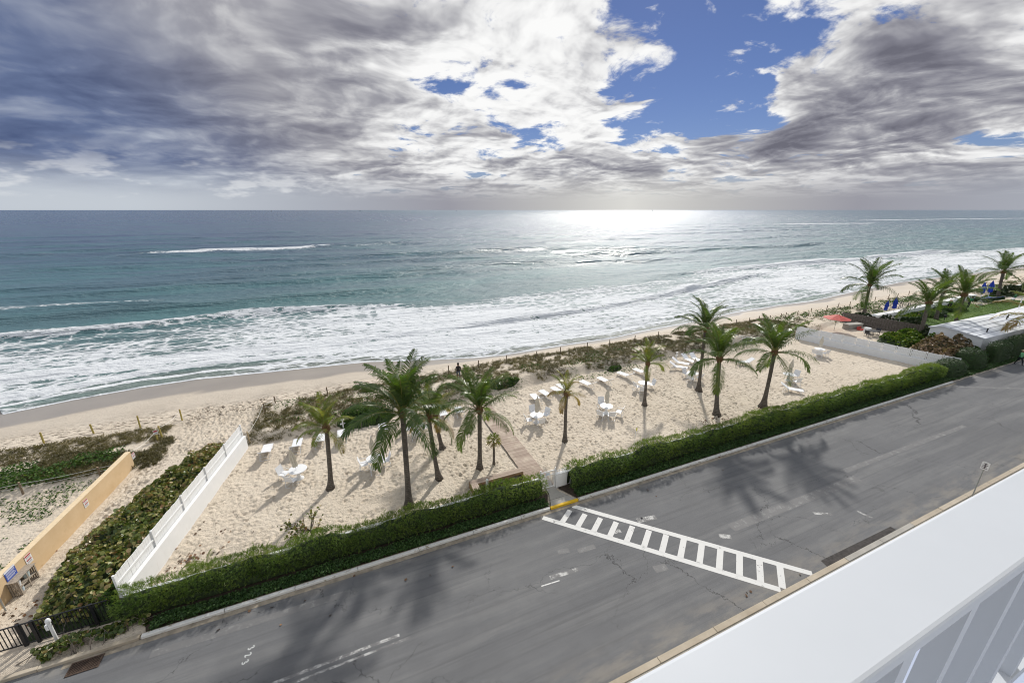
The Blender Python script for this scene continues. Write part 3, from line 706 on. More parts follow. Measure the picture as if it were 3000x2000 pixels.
def palm(label, base, top, L=2.9, n=20, style='green', r0=.24, r1=.11, bow=.0, group='coconut palms on the private beach', low=True, seed=0, boots=True):
    rng = random.Random(seed + 900); b = Vector(base); tp = Vector(top)
    root = empty('palm_tree', b); tag(root, label, 'palm tree', group)
    pts = []; rad = []; h = (tp - b)
    side = Vector((h.y, -h.x, 0)); side = side.normalized() if side.length > .05 else Vector((rng.choice((-1, 1)), .3, 0)).normalized()
    for i in range(15):
        f = i / 14
        # curve: leaves the ground leaning, straightens upward
        q = Vector((h.x * (f ** .72), h.y * (f ** .72), h.z * f)) + side * bow * math.sin(math.pi * f)
        pts.append(q); rad.append(r1 + (r0 - r1) * math.exp(-f * 9) + (.45 * (r0 - r1)) * math.exp(-f * 26) + rng.uniform(-.004, .004))
    pts[0].z -= .1
    MB().tube(pts, rad, 12).build('trunk', BARK, root, smooth=True)
    t = pts[-1]
    mb = MB(); mb.lathe([(r1 * .9, -.12), (r1 * 1.5, .02), (r1 * 1.9, .18), (r1 * 1.7, .36), (r1 * .9, .55), (r1 * .3, .7)], 9, t); cs = mb.build('crown_shaft', HUSK, root, smooth=True)
    sc = L / 3.0; ga = 2.399963; off = rng.uniform(0, 6.28)
    for i in range(n):
        f = i / (n - 1)
        cls = min(5, int((f ** 1.5) * (5.7 if low else 5.0) + rng.uniform(-.2, .2))); cls = max(0, cls)
        o = bpy.data.objects.new('frond', get_frond(cls, i % 2, L, style)); COL.objects.link(o); o.parent = root
        a = off + i * ga + rng.uniform(-.2, .2)
        o.location = t + Vector((math.cos(a) * r1 * .6, math.sin(a) * r1 * .6, .42 - f * .30)); k = sc * rng.uniform(.86, 1.06) * (1.08 if cls == 0 else 1.04 if cls == 1 else 1)
        o.rotation_euler = (rng.uniform(-.12, .12), rng.uniform(-.10, .10), a); o.scale = (k, k, k)
    return root
def palm_px(label, bpx, tpx, h=None, **kw):
    b = gp(*bpx); d = ray(*tpx); u = math.hypot(b.x, b.y) / math.hypot(d.x, d.y)
    # top stands over a point beside the base, at the base's distance from the viewer
    top = Vector((d.x * u, d.y * u, CAM_H + d.z * u)); return palm(label, b, top, **kw)
palm_px('small yellow-green palm standing alone near the round table by the left white wall', (968, 1430), (957, 1262), L=2.1, n=15, style='lime', r0=.27, r1=.13, seed=1, low=False)
palm_px('tallest dark green palm with a thick crown close behind the hedge', (1198, 1482), (1180, 1218), L=3.5, n=27, style='dark', r0=.30, r1=.15, seed=2, low=False)
palm_px('leaning palm with curved trunk next to the tallest palm', (1287, 1402), (1257, 1232), L=2.3, n=20, style='green', r0=.26, r1=.13, bow=-.10, seed=3)
palm_px('shorter leaning palm half hidden behind another leaning trunk', (1297, 1313), (1276, 1225), L=2.2, n=18, style='dry', r0=.26, r1=.13, seed=4)
palm_px('full green palm on the left edge of the boardwalk', (1405, 1372), (1405, 1208), L=3.0, n=22, style='green', r0=.25, r1=.14, seed=5)
palm_px('slim palm with ragged browning fronds right of the boardwalk', (1655, 1292), (1659, 1160), L=1.75, n=13, style='dry', r0=.22, r1=.12, seed=6)
palm_px('thin-trunked palm beside the round table without umbrella', (1888, 1187), (1897, 1072), L=2.2, n=14, style='lime', r0=.25, r1=.12, seed=7, low=False)
palm_px('tall palm standing behind two others near the facing loungers', (2047, 1145), (2066, 970), L=3.2, n=20, style='dark', r0=.32, r1=.13, seed=8, low=False)
palm_px('broad palm with one low hanging frond and dark litter at its foot', (2100, 1215), (2107, 1058), L=3.5, n=20, style='green', r0=.34, r1=.16, bow=.25, seed=9)
palm_px('broad palm leaning right beside the lounger near the hedge', (2235, 1192), (2268, 1038), L=3.5, n=20, style='green', r0=.38, r1=.15, bow=.12, seed=10)
G2 = 'palms on the neighbouring lawn'
palm_px('lone palm on the dune beside the grey picket fence', (2533, 915), (2548, 838), L=4.9, n=20, style='dark', r0=.34, r1=.2, seed=11, group=G2)
palm_px('palm rising from the hedge at the corner of the picket fence', (2693, 993), (2720, 892), L=3.7, n=18, style='green', r0=.36, r1=.22, seed=12, group=G2, low=False)
palm_px('dark palm in the middle of the lawn between two leaning trunks', (2742, 935), (2764, 855), L=4.0, n=18, style='dark', r0=.34, r1=.22, seed=13, group=G2, low=False)
palm_px('leaning palm in front of the flat white roof', (2787, 990), (2823, 868), L=3.9, n=18, style='green', r0=.36, r1=.22, seed=14, group=G2, low=False)
palm_px('farthest palm beside the blue umbrellas at the lawn end', (2923, 875), (2939, 800), L=4.8, n=18, style='dark', r0=.38, r1=.24, seed=15, group=G2)
palm('palm at the right edge whose yellow fronds hang over the pavement', (79.5, 18.6, 0), (78.6, 18.4, 4.2), L=4.6, n=18, style='dry', r0=.3, r1=.2, seed=16, group=G2)
palm('palm beside the near pavement with only frond tips in view', (46.3, 5.6, 0), (45.9, 5.6, 3.3), L=4.3, n=14, style='dry', r0=.26, r1=.18, seed=17, group=G2)
# potted-size thatch palm and the seedling
def thatch():
    b = gp(1447, 1360); root = empty('thatch_palm', b); tag(root, 'short slim palm with a small ragged crown beside the boardwalk', 'palm tree')
    MB().tube([(0, 0, -.05), (.0, 0, .3), (.02, .0, 1.1), (.0, 0, 2.0)], [.13, .085, .075, .07], 10).build('trunk', BARK, root, smooth=True)
    rng = np.random.default_rng(5)
    for i in range(22):
        f = i / 21; a = i * 2.4; el = 1.2 - 2.0 * f; k = 16
        d0 = np.array([math.cos(a) * math.cos(el), math.sin(a) * math.cos(el), math.sin(el)])
        c = np.array([0, 0, 2.0]) + d0 * .28
        D = unit(d0[None] + rng.normal(0, .55, (k, 3)))
        v, q = blades(np.repeat(c[None], k, 0), D, rng.uniform(.25, .42, k), np.full(k, .035), .5, rng)
        hv = np.clip(.66 + .34 * f + rng.normal(0, .08, k), 0, 1)
        pet = MB().tube([(0, 0, 2.0), tuple(c)], .012, 4); pv_ = np.array(pet.v); pf = np.array([f_ for f_ in pet.f if len(f_) == 4])
        mesh_np('frond', np.concatenate([pv_, v]), [pf, q + len(pv_)], FROND, root, attrs={'var': np.concatenate([np.full(len(pv_), .85), np.repeat(hv, 4)])})
thatch()
def seedling():
    b = gp(612, 1668); root = empty('palm_seedling', b); tag(root, 'tiny yellow-green palm seedling between white wall and hedge', 'palm seedling')
    MB().tube([(0, 0, -.02), (0, 0, .25), (.02, 0, .4)], [.05, .05, .03], 8).build('stem', RACHIS, root)
    for i, (a, cls, k) in enumerate(((2.9, 3, .42), (.1, 3, .40), (1.4, 2, .3), (4.2, 3, .32), (5.2, 2, .34))):
        o = bpy.data.objects.new('frond', get_frond(cls, i % 2, 3, 'lime')); COL.objects.link(o); o.parent = root; o.location = (0, 0, .35); o.rotation_euler = (0, 0, a); o.scale = (k,) * 3
seedling()

# ---- the long clipped hedge: feathery shoots over a twiggy core
HEDGE = leaf_mat('feathery_hedge', [(0, (.036, .074, .018)), (.4, (.084, .155, .030)), (.75, (.165, .235, .045)), (1, (.26, .30, .07))], rough=.5, trans=.42)
TWIG = mat('twig', color=(.05, .040, .028), rough=.95, noise=.4, nscale=10)
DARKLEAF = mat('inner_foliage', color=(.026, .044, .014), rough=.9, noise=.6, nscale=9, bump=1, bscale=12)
def hedge(label, x0, x1, y0=17.95, y1=18.95, h=1.12, dens=70, seed=0, zb=.12, name='hedge', sprout=.25):
    rng = np.random.default_rng(seed); root = empty(name, ((x0 + x1) / 2, (y0 + y1) / 2, 0)); tag(root, label, 'hedge', 'feathery hedges along the road')
    ox, oy = (x0 + x1) / 2, (y0 + y1) / 2
    # lumpy top height and front line
    top = lambda x: h + (fbm(x * .9, x * 0 + seed, 3, seed) - .5) * .75
    nx = int((x1 - x0) / .3) + 1; xs = np.linspace(x0 + .15, x1 - .15, nx); ring = 10
    V = []
    for i, x in enumerate(xs):
        H = float(top(np.array(x))) - .22; endk = min(1, (min(i, nx - 1 - i) + 1) / 3)
        for k in range(ring):
            a = math.pi * k / (ring - 1)
            cy = -math.cos(a); V.append((x - ox, (y0 + y1) / 2 - oy + cy * (y1 - y0) / 2 * .72 * endk ** .5, max(zb + .18, math.sin(a) ** .6 * H * (.75 + .25 * endk)) if 0 < k < ring - 1 else zb))
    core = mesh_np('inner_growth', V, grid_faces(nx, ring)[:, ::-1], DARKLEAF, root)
    area = (x1 - x0) * (y1 - y0 + 2 * h); n = int(area * dens)
    x = rng.uniform(x0, x1, n); s = rng.uniform(0, 1, n); H = top(x)
    wf = h / (2 * h + (y1 - y0)); depth = rng.uniform(0, .16, n)
    y = np.where(s < wf, y0 + depth + (fbm(x * 1.1, s * 3, 2, seed + 3) - .5) * .35, np.where(s > 1 - wf, y1 - depth, y0 + (s - wf) / (1 - 2 * wf) * (y1 - y0)))
    zf = np.clip(rng.uniform(0, 1, n), 0, 1) ** .8
    z = np.where((s < wf) | (s > 1 - wf), zb + .16 + zf * (H - zb - .2), H - depth)
    r = np.minimum(np.minimum(x - x0, x1 - x), .6) / .6
    z = z * (.9 + .1 * r)
    # round the shoulders
    sh = np.clip((np.abs(y - oy) / ((y1 - y0) / 2)) - .55, 0, 1); z = np.where(s < wf, z, z - sh * .28 * (z > .6))
    P = np.stack([x, y, z], 1)
    out = np.stack([(x - ox) * 0 + rng.normal(0, .35, n) + np.where(x < x0 + .5, -.6, 0) + np.where(x > x1 - .5, .6, 0), np.where(s < wf, -.8, np.where(s > 1 - wf, .8, 0)) + rng.normal(0, .35, n), np.where((s < wf) | (s > 1 - wf), .45, 1.1) + rng.normal(0, .25, n)], 1)
    A = unit(out); k = 8
    B = np.repeat(P, k, 0); D = unit(np.repeat(A, k, 0) + rng.normal(0, .42, (n * k, 3)))
    B = B + np.repeat(A, k, 0) * (np.tile(np.linspace(0, .10, k), n))[:, None]
    ln = rng.uniform(.09, .19, n * k)
    v, q = blades(B, D, ln, np.full(n * k, .017), .25, rng)
    lum = .56 + .55 * (fbm(x * .8, y * 2 + z, 3, seed + 9) - .5) + np.where(s < wf, -.06, .08)  # leaves on top and back lighter than the front: sunlight put into their colour
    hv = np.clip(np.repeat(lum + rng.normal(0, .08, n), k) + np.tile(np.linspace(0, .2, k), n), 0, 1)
    # taller loose shoots on top
    m = int((x1 - x0) * 14); sx_ = rng.uniform(x0 + .2, x1 - .2, m); keep = fbm(sx_ * 1.4, sx_ * 0 + seed, 2, seed + 20) > .46; sx_ = sx_[keep]; m = len(sx_)
    sy_ = rng.uniform(y0 + .25, y1 - .05, m); kk = 26
    hh = rng.uniform(.18, sprout + .25, m); base = np.stack([sx_, sy_, top(sx_) - .1], 1)
    f = np.tile(np.linspace(0, 1, kk), m); lean = np.repeat(rng.normal(0, .18, (m, 3)), kk, 0)
    B2 = np.repeat(base, kk, 0) + np.stack([lean[:, 0] * f * .5, lean[:, 1] * f * .5, f * np.repeat(hh, kk)], 1)
    D2 = unit(np.stack([rng.normal(0, .8, m * kk), rng.normal(0, .8, m * kk), rng.uniform(.4, 1.2, m * kk)], 1))
    v2, q2 = blades(B2, D2, rng.uniform(.07, .14, m * kk), np.full(m * kk, .015), .1, rng)
    hv2 = np.clip(.68 + rng.normal(0, .1, m * kk) + .15 * f, 0, 1)
    Vv = np.concatenate([v, v2]) - np.array([ox, oy, 0])
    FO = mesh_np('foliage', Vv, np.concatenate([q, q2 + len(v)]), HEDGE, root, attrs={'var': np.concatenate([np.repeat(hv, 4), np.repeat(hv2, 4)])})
    FO['kind'] = 'stuff'; tw = MB()
    for i in range(int((x1 - x0) * 1.6)):
        xx = rng.uniform(x0 + .1, x1 - .1); yy = rng.uniform(y0 + .3, y1 - .3)
        tw.tube([(xx - ox, yy - oy, -.02), (xx - ox + rng.normal(0, .08), yy - oy + rng.normal(0, .08), .7)], .025, 5, .012)
    tw.build('stems', TWIG, root)['kind'] = 'stuff'
hedge('long feathery green hedge left of the white gate', -10.7, 9.95, dens=105, seed=11, h=1.40)
hedge('long feathery green hedge right of the white gate', 11.6, 57.0, y0=17.85, y1=18.85, h=1.62, dens=82, seed=12)
# low ground cover in front of it
COVER = leaf_mat('ground_cover', [(0, (.016, .040, .012)), (.5, (.045, .10, .025)), (.85, (.085, .15, .04)), (1, (.12, .17, .06))], rough=.5, trans=.22, spec=.3)
def ground_cover(label, pts_fn, n, h, r, seed, name='ground_cover', m=None, cat='ground cover', kind='stuff'):
    rng = np.random.default_rng(seed); x, y = pts_fn(rng, n); n = len(x)
    z = ground_z(x, y) * (y > 20) + np.where(y < 20, .07, 0) + rng.uniform(.0, 1, n) ** .7 * h * (.6 + .8 * fbm(x * 1.5, y * 1.5, 2, seed))
    v, f = disc_leaves(np.stack([x, y, z], 1), sph(n, rng, 1.6), rng.uniform(r * .7, r * 1.3, n), rng, 5, .6)
    o = mesh_np(name, v, f, m or COVER, attrs={'var': np.repeat(np.clip(rng.beta(2, 3, n) + .25 * (fbm(x, y, 2, 5) - .5), 0, 1), 5)}); tag(o, label, cat, None, kind); return o
def strip_pts(x0, x1):
    def fn(rng, n):
        x = rng.uniform(x0, x1, n); y = 17.2 + rng.uniform(0, 1, n) * (.60 + .14 * (fbm(x * 1.2, x * 0, 2, 8) - .3)); return x, y
    return fn
ground_cover('dark glossy ground cover between kerb and left hedge', strip_pts(-9.4, 9.75), 15000, .24, .045, 1)
ground_cover('dark glossy ground cover between kerb and right hedge', strip_pts(11.75, 58), 26000, .24, .05, 2)

# ---- sea grape: big round leaves, many of them yellowed
GRAPE = leaf_mat('sea_grape_leaf', [(0, (.042, .072, .022)), (.35, (.09, .13, .032)), (.55, (.17, .20, .05)), (.72, (.30, .275, .10)), (.88, (.40, .31, .17)), (1, (.24, .13, .06))], rough=.38, trans=.22)
def sea_grape(label, center, pts, dens, h, seed, r=.10, dry=.0, cat='shrub', name='sea_grape_shrub', core=True, twigs=60, group=None, zfun=None, hue=.32, mt=None):
    """a shrub that fills the ground polygon pts (list of xy) to the height h"""
    rng = np.random.default_rng(seed); P = np.array(pts); mn, mx = P.min(0), P.max(0)
    def inside(x, y):
        c = np.zeros(len(x), bool); j = len(P) - 1
        for i in range(len(P)):
            xi, yi, xj, yj = P[i][0], P[i][1], P[j][0], P[j][1]
            c ^= ((yi > y) != (yj > y)) & (x < (xj - xi) * (y - yi) / (yj - yi + 1e-9) + xi); j = i
        return c
    area = 0.5 * abs(np.dot(P[:, 0], np.roll(P[:, 1], 1)) - np.dot(P[:, 1], np.roll(P[:, 0], 1)))
    n = int(area * dens * (mx - mn).prod() / area); x = rng.uniform(mn[0], mx[0], n); y = rng.uniform(mn[1], mx[1], n); k = inside(x, y); x, y = x[k], y[k]; n = len(x)
    # distance to the outline rounds the top
    d = np.full(n, 9.)
    for i in range(len(P)):
        a, b = P[i], P[(i + 1) % len(P)]; ab = b - a; tt = np.clip(((x - a[0]) * ab[0] + (y - a[1]) * ab[1]) / (ab @ ab), 0, 1)
        d = np.minimum(d, np.hypot(x - a[0] - tt * ab[0], y - a[1] - tt * ab[1]))
    k = d > .45 * vnoise(x * 2.2, y * 2.2, seed + 2) ** 2; x, y, d = x[k], y[k], d[k]; n = len(x)
    top = h * (1 - np.exp(-d * 2.2 / max(h, .5))) ** .6 * (.45 + 1.05 * fbm(x * 1.1, y * 1.1, 3, seed))
    z = np.where(rng.random(n) < .62, top - rng.uniform(0, .12, n), top * rng.uniform(.15, 1, n)) + ground_z(x, y)
    root = empty(name, (center[0], center[1], 0)); tag(root, label, cat, group)
    c0 = np.array([center[0], center[1], 0])
    v, f = disc_leaves(np.stack([x, y, z], 1) - c0, sph(n, rng, .55), rng.uniform(r * .55, r * 1.4, n), rng, 7, .92)
    hv = np.clip(hue + dry + rng.normal(0, .20, n) + .5 * (fbm(x * .5, y * .5, 3, seed + 1) - .5), 0, 1)
    STF = mesh_np('foliage', v, f, mt or GRAPE, root, attrs={'var': np.repeat(hv, 7)})
    tw = MB()
    for i in range(twigs):
        j = rng.integers(n); e = Vector((x[j] - c0[0], y[j] - c0[1], z[j] + rng.uniform(0, .2))); s0 = Vector((e.x + rng.normal(0, .35), e.y + rng.normal(0, .35), float(ground_z(x[j], y[j]))))
        tw.tube([s0, (s0 + e) / 2 + Vector(rng.normal(0, .06, 3)), e], [.025, .016, .006], 5)
    tw.build('branches', mat('grey_branch', color=(.16, .135, .115), rough=.9, noise=.3), root)['kind'] = 'stuff'; STF['kind'] = 'stuff'
    if core and len(pts) > 3:
        gx = np.linspace(mn[0], mx[0], 24); gy = np.linspace(mn[1], mx[1], 24); GX, GY = np.meshgrid(gx, gy, indexing='ij'); xx, yy = GX.ravel(), GY.ravel()
        ins = inside(xx, yy); dd = np.full(len(xx), 9.)
        for i in range(len(P)):
            a, b = P[i], P[(i + 1) % len(P)]; ab = b - a; tt = np.clip(((xx - a[0]) * ab[0] + (yy - a[1]) * ab[1]) / (ab @ ab), 0, 1)
            dd = np.minimum(dd, np.hypot(xx - a[0] - tt * ab[0], yy - a[1] - tt * ab[1]))
        zz = np.where(ins, h * .74 * (1 - np.exp(-dd * 2.0 / max(h, .5))) ** .7 * (.45 + 1.05 * fbm(xx * 1.1, yy * 1.1, 3, seed)) - .06, -.1) + ground_z(xx, yy)
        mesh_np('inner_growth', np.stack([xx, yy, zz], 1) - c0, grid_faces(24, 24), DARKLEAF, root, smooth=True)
    return root
sea_grape('big sea grape shrub with round yellowing leaves along the white wall', (-12.5, 26), [(-13.9, 18.9), (-9.7, 18.5), (-10.55, 19.8), (-9.9, 23.5), (-9.3, 26.5), (-8.8, 29.5), (-8.6, 31.6), (-10.2, 32.3), (-11.7, 31.2), (-12.9, 28.5), (-13.9, 25.2), (-14.6, 22.2)], 170, 1.15, 21, r=.085, dry=.33, twigs=260)
sea_grape('low sea grape bush with two red leaves in front of the black fence', (-11.9, 17.9), [(-13.6, 17.5), (-12.4, 17.2), (-9.6, 17.6), (-9.4, 18.2), (-13.4, 18.1)], 220, .55, 22, r=.08, dry=.10, twigs=40, core=False)
def grape_tree():
    b = gp(915, 1568); root = empty('sea_grape_sapling', b); tag(root, 'sparse sea grape sapling with bare twigs and round olive leaves near the hedge', 'shrub')
    rng = np.random.default_rng(33); tw = MB(); tips = []
    tw.tube([(0, 0, -.05), (.0, .05, .15), (-.05, .05, .35)], [.09, .07, .06], 7)
    for i in range(17):
        a = rng.uniform(0, 6.28); el = rng.uniform(.1, 1.25); L = rng.uniform(.7, 1.45); st = Vector((-.05, .05, .3))
        if i < 5: a = R(170) + rng.uniform(-.5, .5); el = rng.uniform(.05, .5); L = rng.uniform(1.0, 1.7)
        d = Vector((math.cos(a) * math.cos(el), math.sin(a) * math.cos(el), math.sin(el))); m = st + d * L * .5 + Vector(rng.normal(0, .06, 3)); e = st + d * L + Vector((0, 0, .1))
        e.z = max(e.z, .15); tw.tube([st, m, e], [.030, .018, .007], 5); tips += [m.lerp(e, f) for f in (.1, .35, .6, .85, 1.0)]
        for j in range(3):
            q = m.lerp(e, rng.uniform(0, .9)); e2 = q + Vector(rng.normal(0, .22, 3)) + Vector((0, 0, .12)); tw.tube([q, e2], [.010, .004], 4); tips += [q.lerp(e2, .6), e2]
    tw.build('branches', MATS['grey_branch'], root)
    t = np.array([tuple(q) for q in tips]); t = np.repeat(t, 2, 0) + rng.normal(0, .06, (len(t) * 2, 3)); n = len(t); k = rng.random(n) < .62; t = t[k]; n = len(t)
    v, f = disc_leaves(t, sph(n, rng, .3), rng.uniform(.04, .085, n), rng, 7, .95)
    mesh_np('foliage', v, f, GRAPE, root, attrs={'var': np.repeat(np.clip(rng.normal(.62, .2, n), 0, 1), 7)})
grape_tree()

# ---- dune grasses and creeping green
GRASS = leaf_mat('dune_grass', [(0, (.050, .048, .018)), (.4, (.115, .100, .038)), (.7, (.20, .165, .075)), (1, (.32, .26, .14))], rough=.6, trans=.25)
def dune_grass(label, x0, x1, lo, hi, n, seed, ht=(.35, .75), keep=.5, per=15, hue=.46):
    rng = np.random.default_rng(seed); x = rng.uniform(x0, x1, n); f = rng.uniform(0, 1, n); y = lo(x) + f * (hi(x) - lo(x))
    k = fbm(x * .45, y * .6, 3, seed) > keep; x, y = x[k], y[k]; n = len(x); z = ground_z(x, y)
    B = np.repeat(np.stack([x, y, z - .02], 1), per, 0) + rng.normal(0, .085, (n * per, 3)) * np.array([1, 1, 0])
    D = unit(np.stack([rng.normal(-.08, .5, n * per), rng.normal(0, .5, n * per), rng.uniform(.6, 1.2, n * per)], 1))
    L = np.repeat(rng.uniform(*ht, n), per) * rng.uniform(.6, 1.1, n * per)
    v, q = blades(B, D, L, np.full(n * per, .026), .9, rng, 2)
    hv = np.clip(np.repeat(hue + rng.normal(0, .14, n) + .5 * (fbm(x * .2, y * .2, 2, 4) - .5), per) + rng.normal(0, .1, n * per), 0, 1)
    o = mesh_np('dune_grass', v, q, GRASS, attrs={'var': np.repeat(hv, 5)}); tag(o, label, 'grass', None, 'stuff')
dune_grass('tufts of dry dune grass between the sand yard and the beach posts', -8.2, 62, lambda x: TOE(x) + .35, lambda x: POSTY(x) - .1, 8000, 51, keep=.35)
dune_grass('dry grass on the dune left of the sandy path', -60, -14.4, lambda x: 0 * x + 35.3, lambda x: 0 * x + 37.8, 2400, 52, keep=.30, hue=.48)
dune_grass('grass tufts on the slope beside the tan wall end', -21, -13.6, lambda x: 0 * x + 31.6, lambda x: 0 * x + 35.5, 1300, 53, keep=.38, hue=.36)
dune_grass('dune grass seaward of the neighbouring lawn', 62, 330, lambda x: TOE(x) + .3, lambda x: POSTY(x) - .1, 3600, 54, ht=(.45, .9), keep=.46, per=13, hue=.34)
CREEP = leaf_mat('beach_creeper', [(0, (.024, .058, .014)), (.5, (.065, .13, .026)), (.85, (.12, .19, .04)), (1, (.26, .24, .03))], rough=.6, trans=.3, spec=.2)
def area_pts(x0, x1, y0, y1, keep, seed, sc=.5):
    def fn(rng, n):
        x = rng.uniform(x0, x1, n); y = rng.uniform(y0, y1, n); k = fbm(x * sc, y * sc * 1.6, 3, seed) > keep; return x[k], y[k]
    return fn
ground_cover('dense green beach creeper behind the rope fence', area_pts(-60, -16.2, 31.4, 34.4, .36, 71, .35), 26000, .42, .075, 71, 'beach_creeper', CREEP)
ground_cover('scattered runners of green creeper on the sand by the tan wall', area_pts(-40, -16.3, 24, 31.4, .56, 72, .55), 13000, .12, .06, 72, 'creeper_runners', CREEP)
ground_cover('patches of green creeper on the dune beside the lawn', area_pts(62, 220, 36.5, 41, .50, 73, .25), 16000, .5, .12, 73, 'beach_creeper', CREEP)
ground_cover('green creeper patches low on the grassy dune', area_pts(-7, 62, 32.4, 38.5, .55, 74, .35), 16000, .28, .07, 74, 'beach_creeper', CREEP)
def bush(label, px, py, rx, ry, h, dens, seed, mt, hue=.5, r=.09, dry=0., name='shrub', group=None, twigs=12):
    c = gp(px, py); pts = [(c.x + rx * math.cos(a) * (1 + .12 * math.sin(3 * a + seed)), c.y + ry * math.sin(a)) for a in np.linspace(0, 6.283, 14, endpoint=False)]
    return sea_grape(label, (c.x, c.y), pts, dens, h, seed, r, dry, 'shrub', name, True, twigs, group, None, hue, mt)
bush('bright green bush on the dune behind the small yellow palm', 1075, 1235, 2.2, .9, 1.0, 260, 81, CREEP, .5, .08)
bush('small dark green bush at the dune foot', 1800, 1083, 1.0, .5, .6, 220, 82, CREEP, .35, .08)
bush('green bush at the dune foot by the fence post row', 1470, 1120, 1.8, .7, .35, 200, 83, CREEP, .55, .07)
sea_grape('fine-leaved green bush at the road end of the left white wall', (-11.0, 19.3), [(-11.9, 18.5), (-10.7, 18.4), (-10.6, 19.4), (-10.35, 20.6), (-10.9, 20.8), (-11.6, 19.9)], 420, 1.75, 91, .05, 0., 'shrub', 'shrub', True, 10, None, None, .5, CREEP)

# ------------------------------------------------------------------ walls, gate, boardwalk
def whitewash_fn(t, b, pos):
    n = t.noise(pos, 1.2, 6, .65); s = t.noise(t.map(pos, (2.5, 2.5, .5)), 3, 5, .7)
    c = t.ramp(n, [(.3, (.76, .77, .775)), (.7, (.82, .825, .825))])
    c = t.mix(t.step(s, .58, .72, 0, .30), c, (.58, .55, .50)); t.put(b.inputs['Base Color'], c); b.inputs['Roughness'].default_value = .75
    t.put(b.inputs['Normal'], t.bump(t.noise(pos, 12, 4), .25, .02))
WHITEWASH = mat('whitewash', whitewash_fn); WHITEWOOD = mat('white_boards', whitewash_fn)
WHITE = mat('white_metal', color=(.78, .79, .80), rough=.4, noise=.03)
def frame_M(a, b, z=0.0):
    a, b = Vector((a[0], a[1], z)), Vector((b[0], b[1], z)); d = (b - a); ang = math.atan2(d.y, d.x)
    return a, ang, d.length
def white_fence(label, a, b, hl, ht, pan, side, seed, outside):
    """block wall with a board fence standing on its outer side; side = +1/-1: which side of a->b is the boarded one"""
    rng = random.Random(seed); o, ang, L = frame_M(a, b); root = empty('white_boundary_wall', o, ang); tag(root, label, 'wall')
    MB().box(0, L, -.10, .10, -.2, hl).build('block_wall', WHITEWASH, root, bevel=.015)
    y = side * .135; n = max(1, round(L / pan)); w = L / n
    for i in range(n):
        yi = y - side * .035; dz = rng.uniform(-.03, .03)
        p = MB().box(i * w + .05, (i + 1) * w - .05, yi - .018, yi + .018, hl + .42 * (ht - hl), hl + .42 * (ht - hl) + .09).build('board_panel', WHITEWOOD, root)
        x = i * w + .075
        while x < (i + 1) * w - .09:
            bw = rng.uniform(.125, .15); e = min(x + bw, (i + 1) * w - .07)
            MB().box(x, e - .008, y - .012 + rng.uniform(-.004, .004), y + .012, hl - .35, ht + dz + rng.uniform(-.02, .02)).build('board', WHITEWOOD, p); x = e
        MB().box(i * w - .04, i * w + .04, y - .07, y + .02, hl - .3, ht + .05).build('post', WHITEWOOD, root)
    MB().box(L - .045, L + .045, y - .055, y + .03, hl - .3, ht + .03).build('post', WHITEWOOD, root)
    return root
white_fence('white block wall with board fence on top beside the sea grape', (-10.62, 18.85), (-8.2, 31.65), 1.08, 1.95, 2.56, 1, 1, True)
wr_a, wr_b = gp(2332, 976), gp(2716, 1077)
dv = (wr_b - wr_a).normalized(); wr_b = wr_b + dv * 2.2
white_fence('long white block wall and board fence closing the right end of the sand yard', (wr_a.x, wr_a.y), (wr_b.x, wr_b.y), .85, 1.75, 1.25, 1, 2, True)
for lb, x0, x1 in (('low white garden wall behind the left hedge', -10.55, 9.8), ('low white garden wall behind the right hedge', 11.76, 58.5)):
    w = MB().box(x0, x1, 18.62, 18.77, -.1, 1.03).build('garden_wall', WHITEWASH, bevel=.02); tag(w, lb, 'wall')
# gate
gt = empty('garden_gate', (9.88, 18.66, .13)); tag(gt, 'white metal bar gate at the top of the short concrete path', 'gate')
for x in (0, 1.02): MB().box(x - .03, x + .03, -.03, .03, -.03, 1.42).build('post', WHITE, gt)
MB().box(.03, .99, -.015, .015, 1.24, 1.28).box(.03, .99, -.015, .015, .05, .09).box(.03, .99, -.015, .015, .95, .98).build('rail', WHITE, gt)
for i in range(9): MB().box(.10 + i * .10, .122 + i * .10, -.011, .011, .09, 1.24).build('bar', WHITE, gt)
MB().box(.36, .62, -.022, -.016, 1.0, 1.18).build('notice_plate', mat('notice_grey', color=(.60, .66, .72), rough=.5), gt)
pr = MB().box(10.94, 11.75, 18.57, 18.80, -.05, 1.07).build('gate_pier', WHITEWASH, bevel=.015); tag(pr, 'short white masonry pier right of the gate', 'wall')
rl = empty('pier_railing', (10.95, 18.68, 1.07)); tag(rl, 'small white spiked railing on top of the gate pier', 'railing')
for i in range(7): MB().box(.05 + i * .11, .07 + i * .11, -.01, .01, 0, .26).build('bar', WHITE, rl)
MB().box(.02, .78, -.015, .015, .17, .19).build('rail', WHITE, rl)
